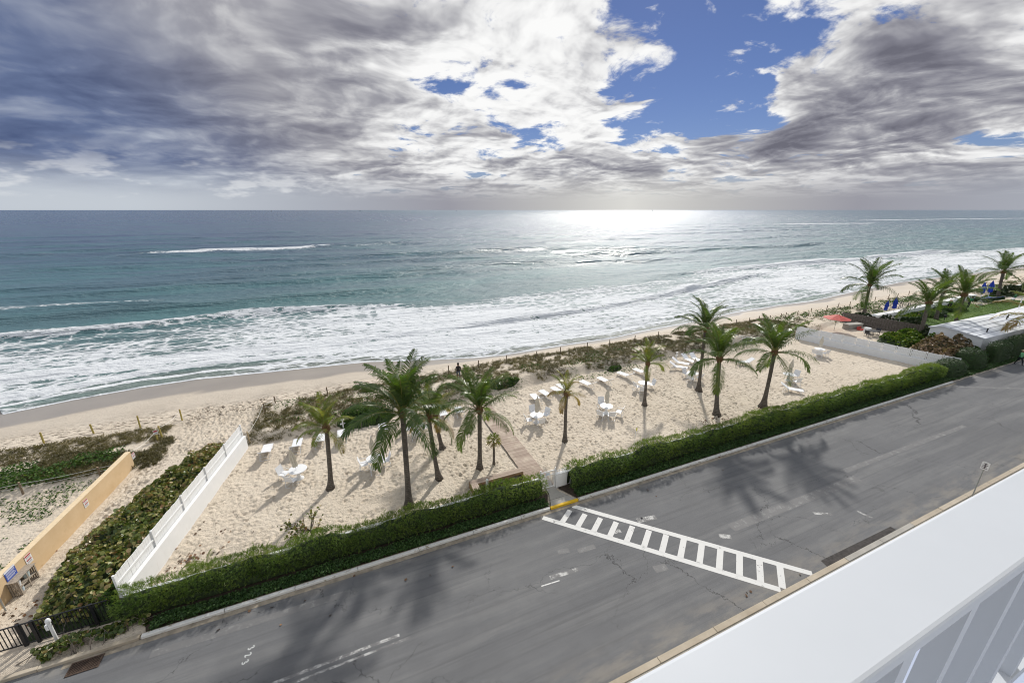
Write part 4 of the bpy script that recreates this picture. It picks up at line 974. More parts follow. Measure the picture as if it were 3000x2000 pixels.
# boardwalk
def deck_fn(t, b, pos):
    rnd = t.new('ShaderNodeObjectInfo').outputs['Random']
    g = t.noise(t.map(pos, (1.2, 14, 14)), 2.5, 5, .65)
    c = t.ramp(rnd, [(0, (.33, .255, .205)), (.5, (.42, .33, .27)), (1, (.50, .405, .335))]); c = t.mix(t.math('MULTIPLY', g, .5), c, (.26, .20, .155))
    c = t.mix(t.step(t.noise(pos, 1.1, 4), .50, .70, 0, .6), c, (.56, .48, .38)); t.put(b.inputs['Base Color'], c); b.inputs['Roughness'].default_value = .8
    t.put(b.inputs['Normal'], t.bump(g, .3, .01))
DECK = mat('weathered_deck', deck_fn)
bwk = empty('boardwalk', (9.55, 18.95, 0)); tag(bwk, 'weathered plank boardwalk from the gate across the sand', 'boardwalk')
MB().box(.05, .13, 0, 13.0, -.1, .085).box(1.3, 1.38, 0, 13.0, -.1, .085).build('joist', mat('dark_timber', color=(.10, .075, .055), rough=.9), bwk)
pl = MB().box(0, 1.43, 0, .134, .088, .118); pm = pl.build('plank', DECK, bwk); pm.location = (0, 0, 0)
for i in range(1, 90):
    o = pm.copy(); COL.objects.link(o); o.parent = bwk; o.location = (random.uniform(-.012, .012) - .0, i * .144, random.uniform(-.003, .003)); o.rotation_euler = (0, 0, random.uniform(-.004, .004))
    if i < 6: o.scale = (1.0, 1, 1)
TIMBER = mat('brown_timber', color=(.30, .19, .105), rough=.7, noise=.3, nscale=6)
be = empty('timber_bench', (5.85, 20.85, 0)); tag(be, 'L-shaped brown timber bench box with plank top at the start of the boardwalk', 'bench')
for j in range(4): MB().box(0, 3.62, -.44 + j * .112, -.335 + j * .112, .46, .495).build('plank', DECK, be)
for j in range(4): MB().box(.0 + j * .112, .105 + j * .112, -1.05, -.45, .46, .495).build('plank', DECK, be)
MB().box(.44, 3.6, -.452, -.44, .30, .46).build('fascia', TIMBER, be); MB().box(-.012, -.002, -1.05, .01, -.05, .46).build('side_board', TIMBER, be); MB().box(0, 3.62, .008, .02, -.05, .46).build('back_board', TIMBER, be)
MB().box(3.60, 3.632, -.45, .02, -.05, .46).build('end_board', TIMBER, be)
for x in (.46, 1.5, 2.5, 3.5): MB().box(x, x + .09, -.44, -.36, -.05, .30).build('post', TIMBER, be)
MB().box(.45, 3.6, -.9, -.45, -.05, .07).build('bed', SOIL, be)
bo = empty('white_bollard', (6.6, 19.45, 0)); tag(bo, 'slim white round post standing in front of the timber bench', 'post')
MB().lathe([(.085, 0), (.085, 1.33), (.075, 1.36), (.05, 1.37)], 16).build('shaft', WHITE, bo, smooth=False)
MB().lathe([(.09, 0), (.12, .01), (.12, .04), (.088, .05)], 16).build('collar', WHITE, bo)

# tan wall and its signs
def stucco_fn(t, b, pos):
    n = t.noise(pos, .9, 6, .65); s = t.noise(t.map(pos, (3, 1, 1), rot=(R(35), 0, 0)), 2.5, 5, .7)
    c = t.ramp(n, [(.3, (.56, .40, .225)), (.7, (.64, .475, .29))]); c = t.mix(t.step(s, .55, .75, 0, .3), c, (.46, .32, .17)); t.put(b.inputs['Base Color'], c); b.inputs['Roughness'].default_value = .9
    t.put(b.inputs['Normal'], t.bump(t.noise(pos, 30, 3), .35, .012))
TAN = mat('tan_stucco', stucco_fn)
ta, tang, tl = frame_M((-16.25, 17.6), (-14.9, 31.95)); tw_ = empty('tan_wall', ta, tang); tag(tw_, 'tan stucco wall running down to the dune on the left', 'wall')
MB().box(0, tl, 0, .28, -.3, 1.24).build('body', TAN, tw_, bevel=.02)
MB().box(0, tl + .015, -.012, .292, 1.242, 1.275).build('coping', mat('tan_coping', color=(.70, .56, .37), rough=.85, noise=.1), tw_)
def wall_sign(label, px, py, w, h, kind):
    # on the wall's face (local y = 0 side, facing +x)
    n = Vector((math.sin(tang), -math.cos(tang), 0)); d = ray(px, py); c = Vector((0, 0, CAM_H)); t_ = (ta - c).dot(n) / d.dot(n); p = c + d * t_
    s = empty('notice_sign', p + n * .012, tang); tag(s, label, 'sign', 'signs on the tan wall')
    base = (.80, .80, .79) if kind != 'blue' else (.03, .08, .38)
    MB().box(-w / 2, w / 2, -.006, .006, -h / 2, h / 2).build('panel', mat('sign_' + kind, color=base, rough=.4), s)
    ink = mat('sign_red', color=(.42, .03, .04), rough=.5) if kind != 'blue' else mat('sign_white', color=(.8, .8, .8), rough=.5); blk = mat('sign_grey_ink', color=(.16, .14, .15), rough=.5)
    lines = MB()
    if kind == 'blue':
        MB().box(-w / 2, w / 2, -.009, -.007, h * .34, h / 2).build('heading_band', ink, s)
        for i in range(6): lines.box(-w * .42, w * (.42 - .12 * (i % 3 == 2)), -.009, -.007, h * (.24 - i * .115), h * (.275 - i * .115))
        lines.build('text_lines', ink, s)
    else:
        MB().box(-w / 2 + .01, w / 2 - .01, -.009, -.007, h * .33, h * .47).build('heading_band', ink, s); MB().box(-w * .4, w * .4, -.009, -.007, -h * .10, h * .0).build('warning_line', ink, s)
        for i in (0, 1, 3, 4, 5): lines.box(-w * .38, w * .38, -.009, -.007, h * (.22 - i * .125), h * (.265 - i * .125))
        lines.build('text_lines', blk, s)
wall_sign('small red and white notice at the seaward end of the tan wall', 390, 1334, .32, .42, 'notice')
wall_sign('small red and white notice in the middle of the tan wall', 251, 1473, .34, .46, 'notice')
wall_sign('small red and white notice beside the blue sign on the tan wall', 83, 1636, .36, .50, 'notice')
wall_sign('blue sign with white lettering above the slatted wooden bin', 30, 1678, .56, .52, 'blue')
# slatted bin with buckets
GREYWOOD = mat('grey_pallet_wood', color=(.34, .29, .235), rough=.9, noise=.3, nscale=9)
cb = empty('slatted_bin', gp(72, 1742) + Vector((-.05, .05, 0)), tang); tag(cb, 'grey slatted pallet-wood bin with open shelves under the blue sign', 'bin')
for i in range(7): MB().box(-.10, 1.05, -.02 + i * .082, .052 + i * .082, .80, .822).build('slat', GREYWOOD, cb)
for i in range(6): MB().box(-.05, -.03, .0 + i * .09, .065 + i * .09, .02, .80).build('slat', GREYWOOD, cb)
for i in range(6): MB().box(.98, 1.0, .0 + i * .09, .065 + i * .09, .02, .80).build('slat', GREYWOOD, cb)
for i in range(6): MB().box(-.03, .98, .50, .52, .05 + i * .13, .13 + i * .13).build('slat', GREYWOOD, cb)
MB().box(-.03, .98, 0, .5, .38, .40).build('shelf', GREYWOOD, cb); MB().box(-.03, .98, 0, .5, .04, .06).build('shelf', GREYWOOD, cb)
for x in (-.03, .46, .93): MB().box(x, x + .05, -.018, .0, .02, .80).build('post', GREYWOOD, cb)
for lb, x, z, c in (('white bucket on the upper shelf of the slatted bin', .18, .40, (.72, .74, .76)), ('pale blue bucket standing on the lower shelf of the slatted bin', .22, .06, (.55, .66, .75)), ('glass-blue bucket at the far side of the bin shelf', .70, .40, (.50, .60, .62))):
    o = empty('bucket', cb.matrix_basis @ Vector((x, .2, z))); tag(o, lb, 'bucket', 'buckets in the slatted bin')
    m = mat('bucket%.2f' % c[0], color=c, rough=.4)
    MB().lathe([(.105, 0), (.135, .30), (.142, .30), (.142, .33), (.128, .33), (.10, .03)], 16).build('pail', m, o); MB().tube([(-.14, 0, .29), (-.10, -.08, .18), (0, -.12, .14), (.10, -.08, .18), (.14, 0, .29)], .005, 4).build('handle', WHITE, o)
sp = empty('sign_pole', gp(17, 1788)); tag(sp, 'grey steel pole at the left edge before the tan wall', 'pole'); STEEL = mat('galvanised_steel', color=(.36, .37, .36), rough=.5, metal=.4, noise=.2)
MB().tube([(0, 0, -.05), (0, 0, 2.3)], .03, 8).build('shaft', STEEL, sp); MB().box(-.02, .0, -.2, .2, 1.75, 2.3).build('panel', mat('green_panel', color=(.03, .07, .04), rough=.5), sp)
# black fence and vent pipe
BLACK = mat('black_metal', color=(.012, .013, .016), rough=.4)
bf = empty('black_fence', (-17.2, 18.5, 0)); tag(bf, 'black metal bar fence at the bottom left corner', 'fence'); bl = 6.2
MB().box(0, bl, -.02, .02, 1.12, 1.16).box(0, bl, -.02, .02, .10, .14).build('rail', BLACK, bf)
for i in range(50): MB().box(i * .125, .022 + i * .125, -.011, .011, .14, 1.12).build('bar', BLACK, bf)
for x in (1.4, 3.35, 3.75, 5.6): MB().box(x, x + .11, -.045, .045, -.05, 1.18).build('post', BLACK, bf)
vp = empty('vent_pipe', (-12.75, 18.25, 0)); tag(vp, 'white capped pipe standing by the black fence', 'pipe')
MB().lathe([(.055, -.05), (.055, 1.1), (.05, 1.12)], 12).build('shaft', WHITE, vp); MB().lathe([(.07, 1.05), (.085, 1.1), (.085, 1.18), (.06, 1.25), (.02, 1.28)], 12).build('cap', WHITE, vp); MB().box(-.14, -.05, -.05, .05, .72, .98).build('box', WHITE, vp)

# ------------------------------------------------------------------ dune posts and ropes
POSTW = mat('grey_post', color=(.20, .155, .105), rough=.9, noise=.35, nscale=10); POSTY_ = mat('yellow_post', color=(.42, .34, .10), rough=.8, noise=.25, nscale=10); ROPE = mat('white_rope', color=(.70, .69, .66), rough=.8)
POSTS = {}
def post(px, py, tx, ty, label, group, m=POSTW, r=.055):
    b = gp(px, py); d = ray(tx, ty); u = math.hypot(b.x, b.y) / math.hypot(d.x, d.y); h = max(.55, CAM_H + d.z * u - b.z)
    o = empty('dune_post', b); tag(o, label, 'post', group); o.rotation_euler = (random.uniform(-.04, .04), random.uniform(-.04, .04), random.uniform(0, 1))
    MB().lathe([(r, -.2), (r, h - .02), (r * .8, h)], 8).build('shaft', m, o); MB().lathe([(r * .82, h), (r * .82, h + .006)], 8).build('cut_top', mat('cut_wood', color=(.48, .36, .24), rough=.8), o)
    return b + Vector((0, 0, h * .88))
def rope(label, pts, sag=.18, r=.012):
    mb = MB(); P = []
    for a, b in zip(pts, pts[1:]):
        for i in range(9): f = i / 8; P.append(a.lerp(b, f) - Vector((0, 0, sag * 4 * f * (1 - f))))
    o = mb.tube(P, r, 5).build('rope', ROPE); tag(o, label, 'rope')
YG = 'yellow posts left of the path'
a1 = [post(*p, f'{w_} short yellow post from the left on the dune edge left of the path', YG, POSTY_, .06) for w_, p in zip(('first', 'second', 'third', 'fourth'), ((129, 1297, 116, 1266), (275, 1270, 263, 1242), (412, 1254, 397, 1219), (534, 1231, 526, 1198)))]
p_sign = post(463, 1291, 454, 1260, 'short post with a small red and white notice beside the path', None, POSTY_)
p_in = post(476, 1283, 465, 1247, 'yellow post carrying the rope just behind the small notice', None, POSTY_, .06)
q = empty('path_notice', p_sign + Vector((.03, -.07, .02)), R(20)); tag(q, 'small red and white notice nailed to a path post', 'sign')
MB().box(-.13, .13, -.008, .008, -.22, .12).build('panel', MATS['sign_notice'], q); MB().box(-.11, .11, -.011, -.009, -.02, .1).build('symbol', mat('sign_red'), q); MB().box(-.1, .1, -.011, -.009, -.16, -.12).build('text_lines', mat('sign_grey_ink'), q)
rope('sagging white rope from the tan wall to the path posts', [Vector((-14.95, 31.95, 1.25)), p_sign, p_in, a1[3]], .2)
RL, RG = 'brown post of the low rope fence left of the tan wall', 'posts of the left rope fence'
r1_, r2_ = post(68, 1446, 54, 1413, 'brown rope fence post nearest the left edge', RG), post(295, 1395, 286, 1367, 'brown rope fence post close to the tan wall', RG)
far = Vector((-27.5, 31.0, r1_.z)); near_ = Vector((-15.1, 31.7, r2_.z))
rope('upper thin rope of the low fence left of the tan wall', [far, r1_, r2_, near_], .06, .010); dz = Vector((0, 0, .25)); rope('lower thin rope of the low fence left of the tan wall', [far - dz, r1_ - dz, r2_ - dz, near_ - dz], .06, .010)
s0 = post(733, 1298, 727, 1263, 'leaning post at the seaward end of the left white wall', None, mat('pale_post', color=(.40, .31, .19), rough=.9, noise=.3), .05)
PL2, PG2 = 'brown dune post on the right side of the sandy path', 'posts right of the path'
s1, s2 = post(777, 1212, 771, 1180, 'taller brown post on the right side of the sandy path', PG2), post(807, 1180, 803, 1160, 'shorter brown post right of the path, closer to the sea', PG2)
rope('white rope hanging between the posts right of the sandy path', [s0, s1, s2], .22)
PG3 = 'posts along the seaward dune edge'
NUM = 'first second third fourth fifth sixth seventh eighth ninth tenth eleventh twelfth thirteenth fourteenth fifteenth sixteenth seventeenth eighteenth nineteenth twentieth twenty-first twenty-second twenty-third twenty-fourth twenty-fifth twenty-sixth twenty-seventh twenty-eighth'.split()
for i, p in enumerate(((961, 1158, 959, 1133), (1315, 1096, 1315, 1070), (1402, 1078, 1402, 1055), (1484, 1062, 1484, 1041), (1572, 1046, 1572, 1028), (1642, 1036, 1642, 1016), (1720, 1023, 1720, 1003), (1786, 1013, 1786, 995), (1859, 1000, 1860, 982), (1928, 988, 1929, 971),
          (1986, 974, 1987, 960), (2060, 962, 2061, 948), (2156, 948, 2157, 936), (2195, 941, 2196, 930), (2223, 937, 2224, 925), (2255, 937, 2257, 923), (2287, 936, 2289, 917), (2300, 933, 2302, 914), (2335, 925, 2337, 910), (2368, 926, 2370, 912), (2376, 913, 2378, 902), (2421, 910, 2424, 894), (2454, 903, 2457, 887), (2489, 895, 2492, 883), (2563, 881, 2566, 869), (2601, 877, 2604, 863), (2629, 871, 2632, 859), (2662, 864, 2666, 852))):
    post(*p, f'{NUM[i]} weathered brown post from the left in the long row along the seaward dune edge', PG3)

# ------------------------------------------------------------------ beach furniture
SLING = mat('white_sling', color=(.76, .77, .79), rough=.6, noise=.03); TUBE = mat('white_tube', color=(.74, .75, .77), rough=.35)
def make_lounger():
    r = empty('sun_lounger'); w = .31
    for s in (-1, 1):
        MB().tube([(-.25, s * w, .36), (.95, s * w, .36)], .018, 6).build('side_rail', TUBE, r)
        MB().tube([(-.25, s * w, .36), (-.92, s * w, .80)], .018, 6).build('back_rail', TUBE, r)
        MB().tube([(.75, s * w, .36), (.80, s * w, 0)], .017, 6).build('leg', TUBE, r); MB().tube([(-.35, s * w, .40), (-.72, s * w, 0)], .017, 6).build('leg', TUBE, r); MB().tube([(-.35, s * w, .36), (-.15, s * w, 0)], .017, 6).build('leg', TUBE, r)
    MB().tube([(.80, -w, .03), (.80, w, .03)], .015, 6).tube([(-.72, -w, .03), (-.72, w, .03)], .015, 6).tube([(.95, -w, .36), (.95, w, .36)], .018, 6).tube([(-.92, -w, .80), (-.92, w, .80)], .018, 6).tube([(-.55, -w, .18), (-.55, w, .18)], .012, 6).build('crossbar', TUBE, r)
    MB().box(-.24, .94, -w + .015, w - .015, .362, .374).build('sling_seat', SLING, r)
    MB().add([(-.25, -w + .015, .365), (-.25, w - .015, .365), (-.91, w - .015, .80), (-.91, -w + .015, .80), (-.245, -w + .015, .377), (-.245, w - .015, .377), (-.90, w - .015, .812), (-.90, -w + .015, .812)], [(0, 1, 2, 3), (7, 6, 5, 4), (0, 4, 5, 1), (1, 5, 6, 2), (2, 6, 7, 3), (3, 7, 4, 0)]).build('sling_back', SLING, r)
    return r
def make_chair():
    r = empty('garden_chair'); w = .27       # faces +x
    for s in (-1, 1):
        MB().tube([(.26, s * w, .42), (-.20, s * w, .42), (-.36, s * w, .92)], .015, 6).build('side_frame', TUBE, r)
        MB().tube([(.26, s * w, .42), (.27, s * w, .02), (-.30, s * w, .02)], .015, 6).build('leg', TUBE, r); MB().tube([(-.30, s * w, .02), (-.22, s * w, .42)], .015, 6).build('leg', TUBE, r)
        MB().tube([(.26, s * w, .42), (.22, s * w, .66), (-.28, s * w, .67)], .015, 6).build('armrest', TUBE, r)
    MB().tube([(-.36, -w, .92), (-.36, w, .92)], .015, 6).tube([(.27, -w, .02), (.27, w, .02)], .013, 6).tube([(-.30, -w, .02), (-.30, w, .02)], .013, 6).build('crossbar', TUBE, r)
    MB().box(-.20, .25, -w + .01, w - .01, .415, .428).build('sling_seat', SLING, r)
    MB().add([(-.215, -w + .01, .44), (-.215, w - .01, .44), (-.36, w - .01, .91), (-.36, -w + .01, .91), (-.203, -w + .01, .44), (-.203, w - .01, .44), (-.348, w - .01, .91), (-.348, -w + .01, .91)], [(0, 3, 2, 1), (4, 5, 6, 7), (0, 1, 5, 4), (1, 2, 6, 5), (2, 3, 7, 6), (3, 0, 4, 7)]).build('sling_back', SLING, r)
    return r
def make_table():
    r = empty('round_table')
    MB().lathe([(.53, .715), (.555, .72), (.56, .735), (.55, .75), (.02, .752)], 32).build('table_top', WHITE, r)
    MB().lathe([(.30, 0), (.29, .04), (.17, .12), (.10, .28), (.085, .5), (.10, .66), (.16, .714)], 20).build('pedestal', WHITE, r, smooth=True)
    return r
CANVAS = mat('cream_canvas', color=(.60, .56, .48), rough=.8, noise=.1, nscale=8)
def make_umbrella(m, pole=WHITE, hgt=2.45, name='closed_umbrella'):
    r = empty(name); MB().tube([(0, 0, .02), (0, 0, hgt)], .019, 8).build('pole', pole, r)
    def pleats(z0, z1, r0, r1, seed):
        rng = random.Random(seed); n = 24; prof = [(z1, r1), (z1 - (z1 - z0) * .15, r1 * 1.0 + .03), (z0 + (z1 - z0) * .55, (r0 + r1) * .5 + .02), (z0 + (z1 - z0) * .2, r0), (z0, r0 * .95)]
        vs = []; ph = [rng.uniform(-.2, .2) for _ in range(n)]
        for z, rad in prof:
            for k in range(n):
                q = rad * (1 + (.28 if k % 3 == 0 else -.18)) ; a = 2 * math.pi * k / n + ph[k] * .3; vs.append((q * math.cos(a), q * math.sin(a), z + (rng.uniform(-.05, .05) if z == z0 else 0)))
        fs = [(i * n + k, i * n + (k + 1) % n, (i + 1) * n + (k + 1) % n, (i + 1) * n + k) for i in range(4) for k in range(n)] + [tuple(range(n))[::-1]]
        return vs, fs
    c = MB(); c.add(*pleats(1.0, 1.62, .135, .085, 1)); c.add(*pleats(1.50, hgt - .06, .16, .02, 2)); c.build('canopy', m, r)
    MB().lathe([(.03, hgt - .06), (.025, hgt), (.008, hgt + .05)], 8).build('finial', pole, r)
    MB().tube([(.11 * math.cos(a), .11 * math.sin(a), 1.55) for a in np.linspace(0, 6.283, 13)], .012, 4).build('tie', m, r)
    return r
FURN = {}
def place(kind, maker, loc, rz, label, cat, group):
    if kind not in FURN: FURN[kind] = maker(); o = FURN[kind]
    else: o = copy_tree(FURN[kind])
    o.location = loc; o.rotation_euler = (0, 0, rz); tag(o, label, cat, group); return o
ORD = ['first', 'second', 'third', 'fourth', 'fifth', 'sixth', 'seventh', 'eighth', 'ninth', 'tenth', 'eleventh', 'twelfth', 'thirteenth', 'fourteenth', 'fifteenth']
ROW = [((779, 1340), (787, 1300)), ((872, 1311), (874, 1284)), ((938, 1304), (941, 1270)), ((1004, 1288), (1001, 1258)), ((1124, 1265), (1120, 1240)), ((1300, 1226), (1295, 1199)), ((1347, 1218), (1340, 1191)),
       ((1575, 1180), (1560, 1153)), ((1613, 1166), (1584, 1142)), ((1645, 1155), (1618, 1133)), ((1660, 1146), (1635, 1124)), ((1731, 1133), (1702, 1114)), ((1783, 1126), (1754, 1104)), ((1842, 1106), (1811, 1089)), ((1886, 1097), (1858, 1079))]
for i, (bk, ft) in enumerate(ROW):
    f = Vector((*gp0(*ft, .37), 0)); b = Vector((*gp0(*bk, .0), 0)); d = (f - b); a = math.atan2(d.y, d.x)
    a = .55 * a + .45 * R(88); u = Vector((math.cos(a), math.sin(a), 0)); c = f - u * .95; c.z = float(ground_z(c.x, c.y)) + .0
    place('lounger', make_lounger, c, a, f'{ORD[i]} white sun lounger from the left white wall, in the row facing the dune', 'sun lounger', 'white sun loungers')
for hd, ft, lb in (((1973, 1047), (2019, 1066), 'white lounger with raised back nearest the dune among four clustered loungers'), ((1965, 1059), (2014, 1077), 'white lounger lying broadside in front of the four clustered loungers'),
                   ((2004, 1036), (2034, 1060), 'white lounger behind the umbrella table, third of the four clustered loungers'), ((2028, 1034), (2054, 1058), 'white lounger just left of the tall rear palm trunk'),
                   ((2190, 1049), (2160, 1060), 'white lounger half hidden by the low hanging palm frond'), ((2290, 1121), (2354, 1144), 'white lounger standing alone close to the right hedge')):
    f = Vector((*gp0(*ft, .37), 0)); b = Vector((*gp0(*hd, .8), 0)); d = f - b; a = math.atan2(d.y, d.x); c = f - d.normalized() * .95
    place('lounger', make_lounger, c, a, lb, 'sun lounger', 'white sun loungers')
TABLES = [((872, 1374), True, 'near the left white wall', [(832, 1386, 'left'), (859, 1401, 'near')]),
          ((1097, 1342), True, 'left of the tallest palm', [(1066, 1357, 'left'), (1098, 1367, 'near'), (1127, 1347, 'right')]),
          ((1221, 1244), True, 'behind the tallest palm', [(1196, 1256, 'left'), (1218, 1274, 'near'), (1246, 1249, 'right')]),
          ((1572, 1215), True, 'just right of the boardwalk', [(1548, 1229, 'left'), (1584, 1236, 'near'), (1598, 1213, 'right'), (1560, 1200, 'far')]),
          ((1777, 1189), True, 'in the open sand', [(1757, 1217, 'left'), (1791, 1216, 'near'), (1815, 1205, 'right'), (1762, 1181, 'far')]),
          ((1887, 1121), False, 'that has no umbrella', [(1866, 1131, 'left'), (1883, 1146, 'near'), (1908, 1125, 'right')]),
          ((2030, 1092), True, 'by the four clustered loungers', [(2010, 1093, 'left'), (2022, 1108, 'near'), (2047, 1105, 'right')]),
          ((2312, 1096), True, 'beside the lone lounger', [(2335, 1098, 'far'), (2334, 1117, 'near')]),
          ((2402, 1022), True, 'close to the right white wall', [(2386, 1035, 'left'), (2402, 1041, 'near'), (2417, 1034, 'right')])]
for (px, py), um, where, chairs in TABLES:
    x, y = gp0(px, py, .73); place('table', make_table, (x, y, 0), 0, f'round white pedestal table {where}', 'table', 'round white tables')
    if um:
        o = place('umbrella', lambda: make_umbrella(CANVAS), (x, y, 0), random.uniform(0, 6), f'closed cream umbrella through the table {where}', 'umbrella', 'closed cream umbrellas')
        o.rotation_euler = (random.uniform(-.03, .03), random.uniform(-.03, .03), random.uniform(0, 6))
        if px == 872: o.rotation_euler = (R(-3), R(-5), 1)
    for cx, cy, side in chairs:
        X, Y = gp0(cx, cy, .42); d = Vector((X - x, Y - y, 0)); k = max(.72, min(1.15, d.length)); d = d.normalized() * k
        place('chair', make_chair, (x + d.x, y + d.y, 0), math.atan2(-d.y, -d.x) + random.uniform(-.25, .25), f'white tube armchair on the {side} side of the table {where}', 'chair', 'white armchairs')
# little things on the sand
fl_b = gp(1857, 1312); fg = empty('flag_pole', fl_b); tag(fg, 'thin white pole with a small yellow flag behind the right hedge', 'flag')
MB().tube([(0, 0, -.1), (.03, .02, 1.85)], .014, 6).build('pole', WHITE, fg); MB().add([(.03, .02, 1.75), (.16, .0, 1.66), (.14, .03, 1.40), (.025, .03, 1.45), (.03, .03, 1.75), (.16, .012, 1.66), (.14, .042, 1.40), (.025, .042, 1.45)], [(0, 1, 2, 3), (7, 6, 5, 4), (0, 4, 5, 1), (1, 5, 6, 2), (2, 6, 7, 3), (3, 7, 4, 0)]).build('flag', mat('yellow_cloth', color=(.75, .70, .10), rough=.7), fg)
for px, py, lb in ((1006, 1252, 'white foot-shower tap post at the dune foot by the fourth lounger'), (1981, 1050, 'white foot-shower tap post behind the four clustered loungers'), (2200, 1001, 'white foot-shower tap post beside the white stair rails')):
    o = empty('tap_post', gp(px, py)); tag(o, lb, 'tap', 'white tap posts')
    MB().box(-.05, .05, -.05, .05, 0, .75).build('post', WHITE, o); MB().box(-.2, .2, -.04, .04, .36, .46).build('arm', WHITE, o); MB().box(-.14, .14, -.07, .07, .75, .80).build('head', WHITE, o)
o = empty('stair_rails', gp(2180, 1012)); tag(o, 'pair of white handrails on the steps over the dune', 'handrail'); o.rotation_euler = (0, 0, R(-20))
for s in (0, .9):
    MB().tube([(-1.6, s, 1.35), (.2, s, 1.0), (1.8, s, .75)], .03, 6).build('rail', WHITE, o)
    for x, z in ((-1.5, 1.33), (.2, 1.0), (1.7, .78)): MB().tube([(x, s, -.1), (x, s, z)], .025, 6).build('post', WHITE, o)
# fallen leaves
def litter():
    rng = np.random.default_rng(9); P = []
    for px, py, n, s in ((560, 1640, 45, .5), (620, 1590, 14, 1.2), (560, 1560, 14, 1.6), (930, 1590, 25, .5), (2100, 1230, 120, .9), (2240, 1200, 50, .6), (60, 1800, 40, .9), (250, 1600, 40, 2.), (2188, 1738, 3, .12), (700, 1795, 9, 2.2), (1150, 1648, 7, 2.5), (1950, 1392, 8, 4.), (2300, 1715, 3, 1.0)):
        c = gp(px, py); P.append(np.array([c.x, c.y, c.z])[None] + rng.normal(0, 1, (n, 3)) * np.array([s, s * .5, 0]))
    P = np.concatenate(P); P[:, 2] = ground_z(P[:, 0], P[:, 1]) + .03; n = len(P)
    v, f = disc_leaves(P, sph(n, rng, 2), rng.uniform(.03, .085, n), rng, 6)
    tag(mesh_np('fallen_leaves', v, f, leaf_mat('dead_leaf', [(0, (.05, .035, .025)), (.6, (.16, .085, .045)), (1, (.30, .16, .08))], .7, .1), attrs={'var': np.repeat(rng.random(n), 6)}), 'scattered brown fallen leaves on the sand', 'leaves', None, 'stuff')
litter()
# kerbside sign
sg = empty('kerb_sign', (34.45, 7.72, .1)); tag(sg, 'small white street sign on a steel post beside the near kerb', 'sign'); sg.rotation_euler = (0, R(-1), R(8))
MB().tube([(0, 0, 0), (0, 0, 2.45)], .032, 8).build('post', STEEL, sg); MB().box(-.05, -.04, -.16, .16, 1.95, 2.45).build('panel', MATS['sign_notice'], sg)
ln = MB()
for i in range(4): ln.box(-.0535, -.051, -.12 + .03 * (i % 2), .12 - .03 * (i == 3), 2.02 + i * .105, 2.06 + i * .105)
ln.build('text_lines', mat('sign_grey_ink'), sg)
MB().box(-.0535, -.051, -.03, .03, 2.02, 2.4).build('arrow_stroke', mat('sign_grey_ink'), sg)

# ------------------------------------------------------------------ the neighbouring garden
LAWN = mat('lawn_grass', lambda t, b, pos: (t.put(b.inputs['Base Color'], t.mix(t.step(t.noise(t.map(pos, (.25, 1, 1)), .6, 5, .65), .4, .65), (.055, .115, .014), (.115, .185, .028))),
                                            t.put(b.inputs['Normal'], t.bump(t.noise(pos, 6, 5, .7), .9, .12))), rough=.85)
lawn_pts = [tuple(gp0(*p)) for p in ((2618, 952), (2690, 975), (2800, 965), (3060, 925), (3060, 885), (2935, 876), (2860, 876), (2720, 905), (2640, 925))]
lw = sheet('lawn', lawn_pts, .035, LAWN)
def lawn_blades():
    rng = np.random.default_rng(88); P = np.array(lawn_pts); x = rng.uniform(76, 125, 40000); y = rng.uniform(25.5, 38, 40000); c = np.zeros(len(x), bool); j = len(P) - 1
    for i in range(len(P)):
        xi, yi, xj, yj = *P[i], *P[j]; c ^= ((yi > y) != (yj > y)) & (x < (xj - xi) * (y - yi) / (yj - yi + 1e-9) + xi); j = i
    x, y = x[c], y[c]; n = len(x)
    v, q = blades(np.stack([x, y, np.full(n, .03)], 1), sph(n, rng, 1.5), rng.uniform(.08, .16, n), np.full(n, .05), .3, rng)
    tag(mesh_np('lawn_grass', v, q, leaf_mat('lawn_blade', [(0, (.05, .11, .014)), (1, (.15, .23, .04))], .6, .3), attrs={'var': np.repeat(rng.random(n), 4)}), 'short green grass of the neighbouring lawn', 'grass', None, 'stuff')
lawn_blades()
pt = sheet('patio', [tuple(gp0(*p)) for p in ((2822, 885), (2875, 896), (2923, 884), (2870, 874))], .05, mat('patio_stone', color=(.50, .42, .34), rough=.85, noise=.15, nscale=1.5))
dk = sheet('neighbour_sand_court', [tuple(gp0(*p)) for p in ((2480, 935), (2690, 1000), (2600, 1005), (2400, 955))], .02, TAN_CONC) if False else None
# sea wall
def ribbon(px_list, w, z0, z1, name, m, label, cat, zt):
    pts = [Vector((*gp0(*p, zt), 0)) for p in px_list]; root = empty(name, pts[0]); tag(root, label, cat)
    for i, (a, b) in enumerate(zip(pts, pts[1:])):
        d = (b - a); n = Vector((-d.y, d.x, 0)).normalized() * w
        p = [a - pts[0], b - pts[0], b + n - pts[0], a + n - pts[0]]
        MB().prism([(q.x, q.y) for q in p], z0, z1).build('section', m, root)
    return root
ribbon([(2556, 927), (2640, 912), (2740, 890), (2862, 863)], .9, -.3, .75, 'sea_wall', WHITEWASH, 'long low white sea wall between lawn and dune', 'wall', .75)
ribbon([(2932, 853), (3030, 832)], 1.2, -.3, 1.0, 'terrace_wall', WHITEWASH, 'white terrace wall in the far right distance', 'wall', 1.0)
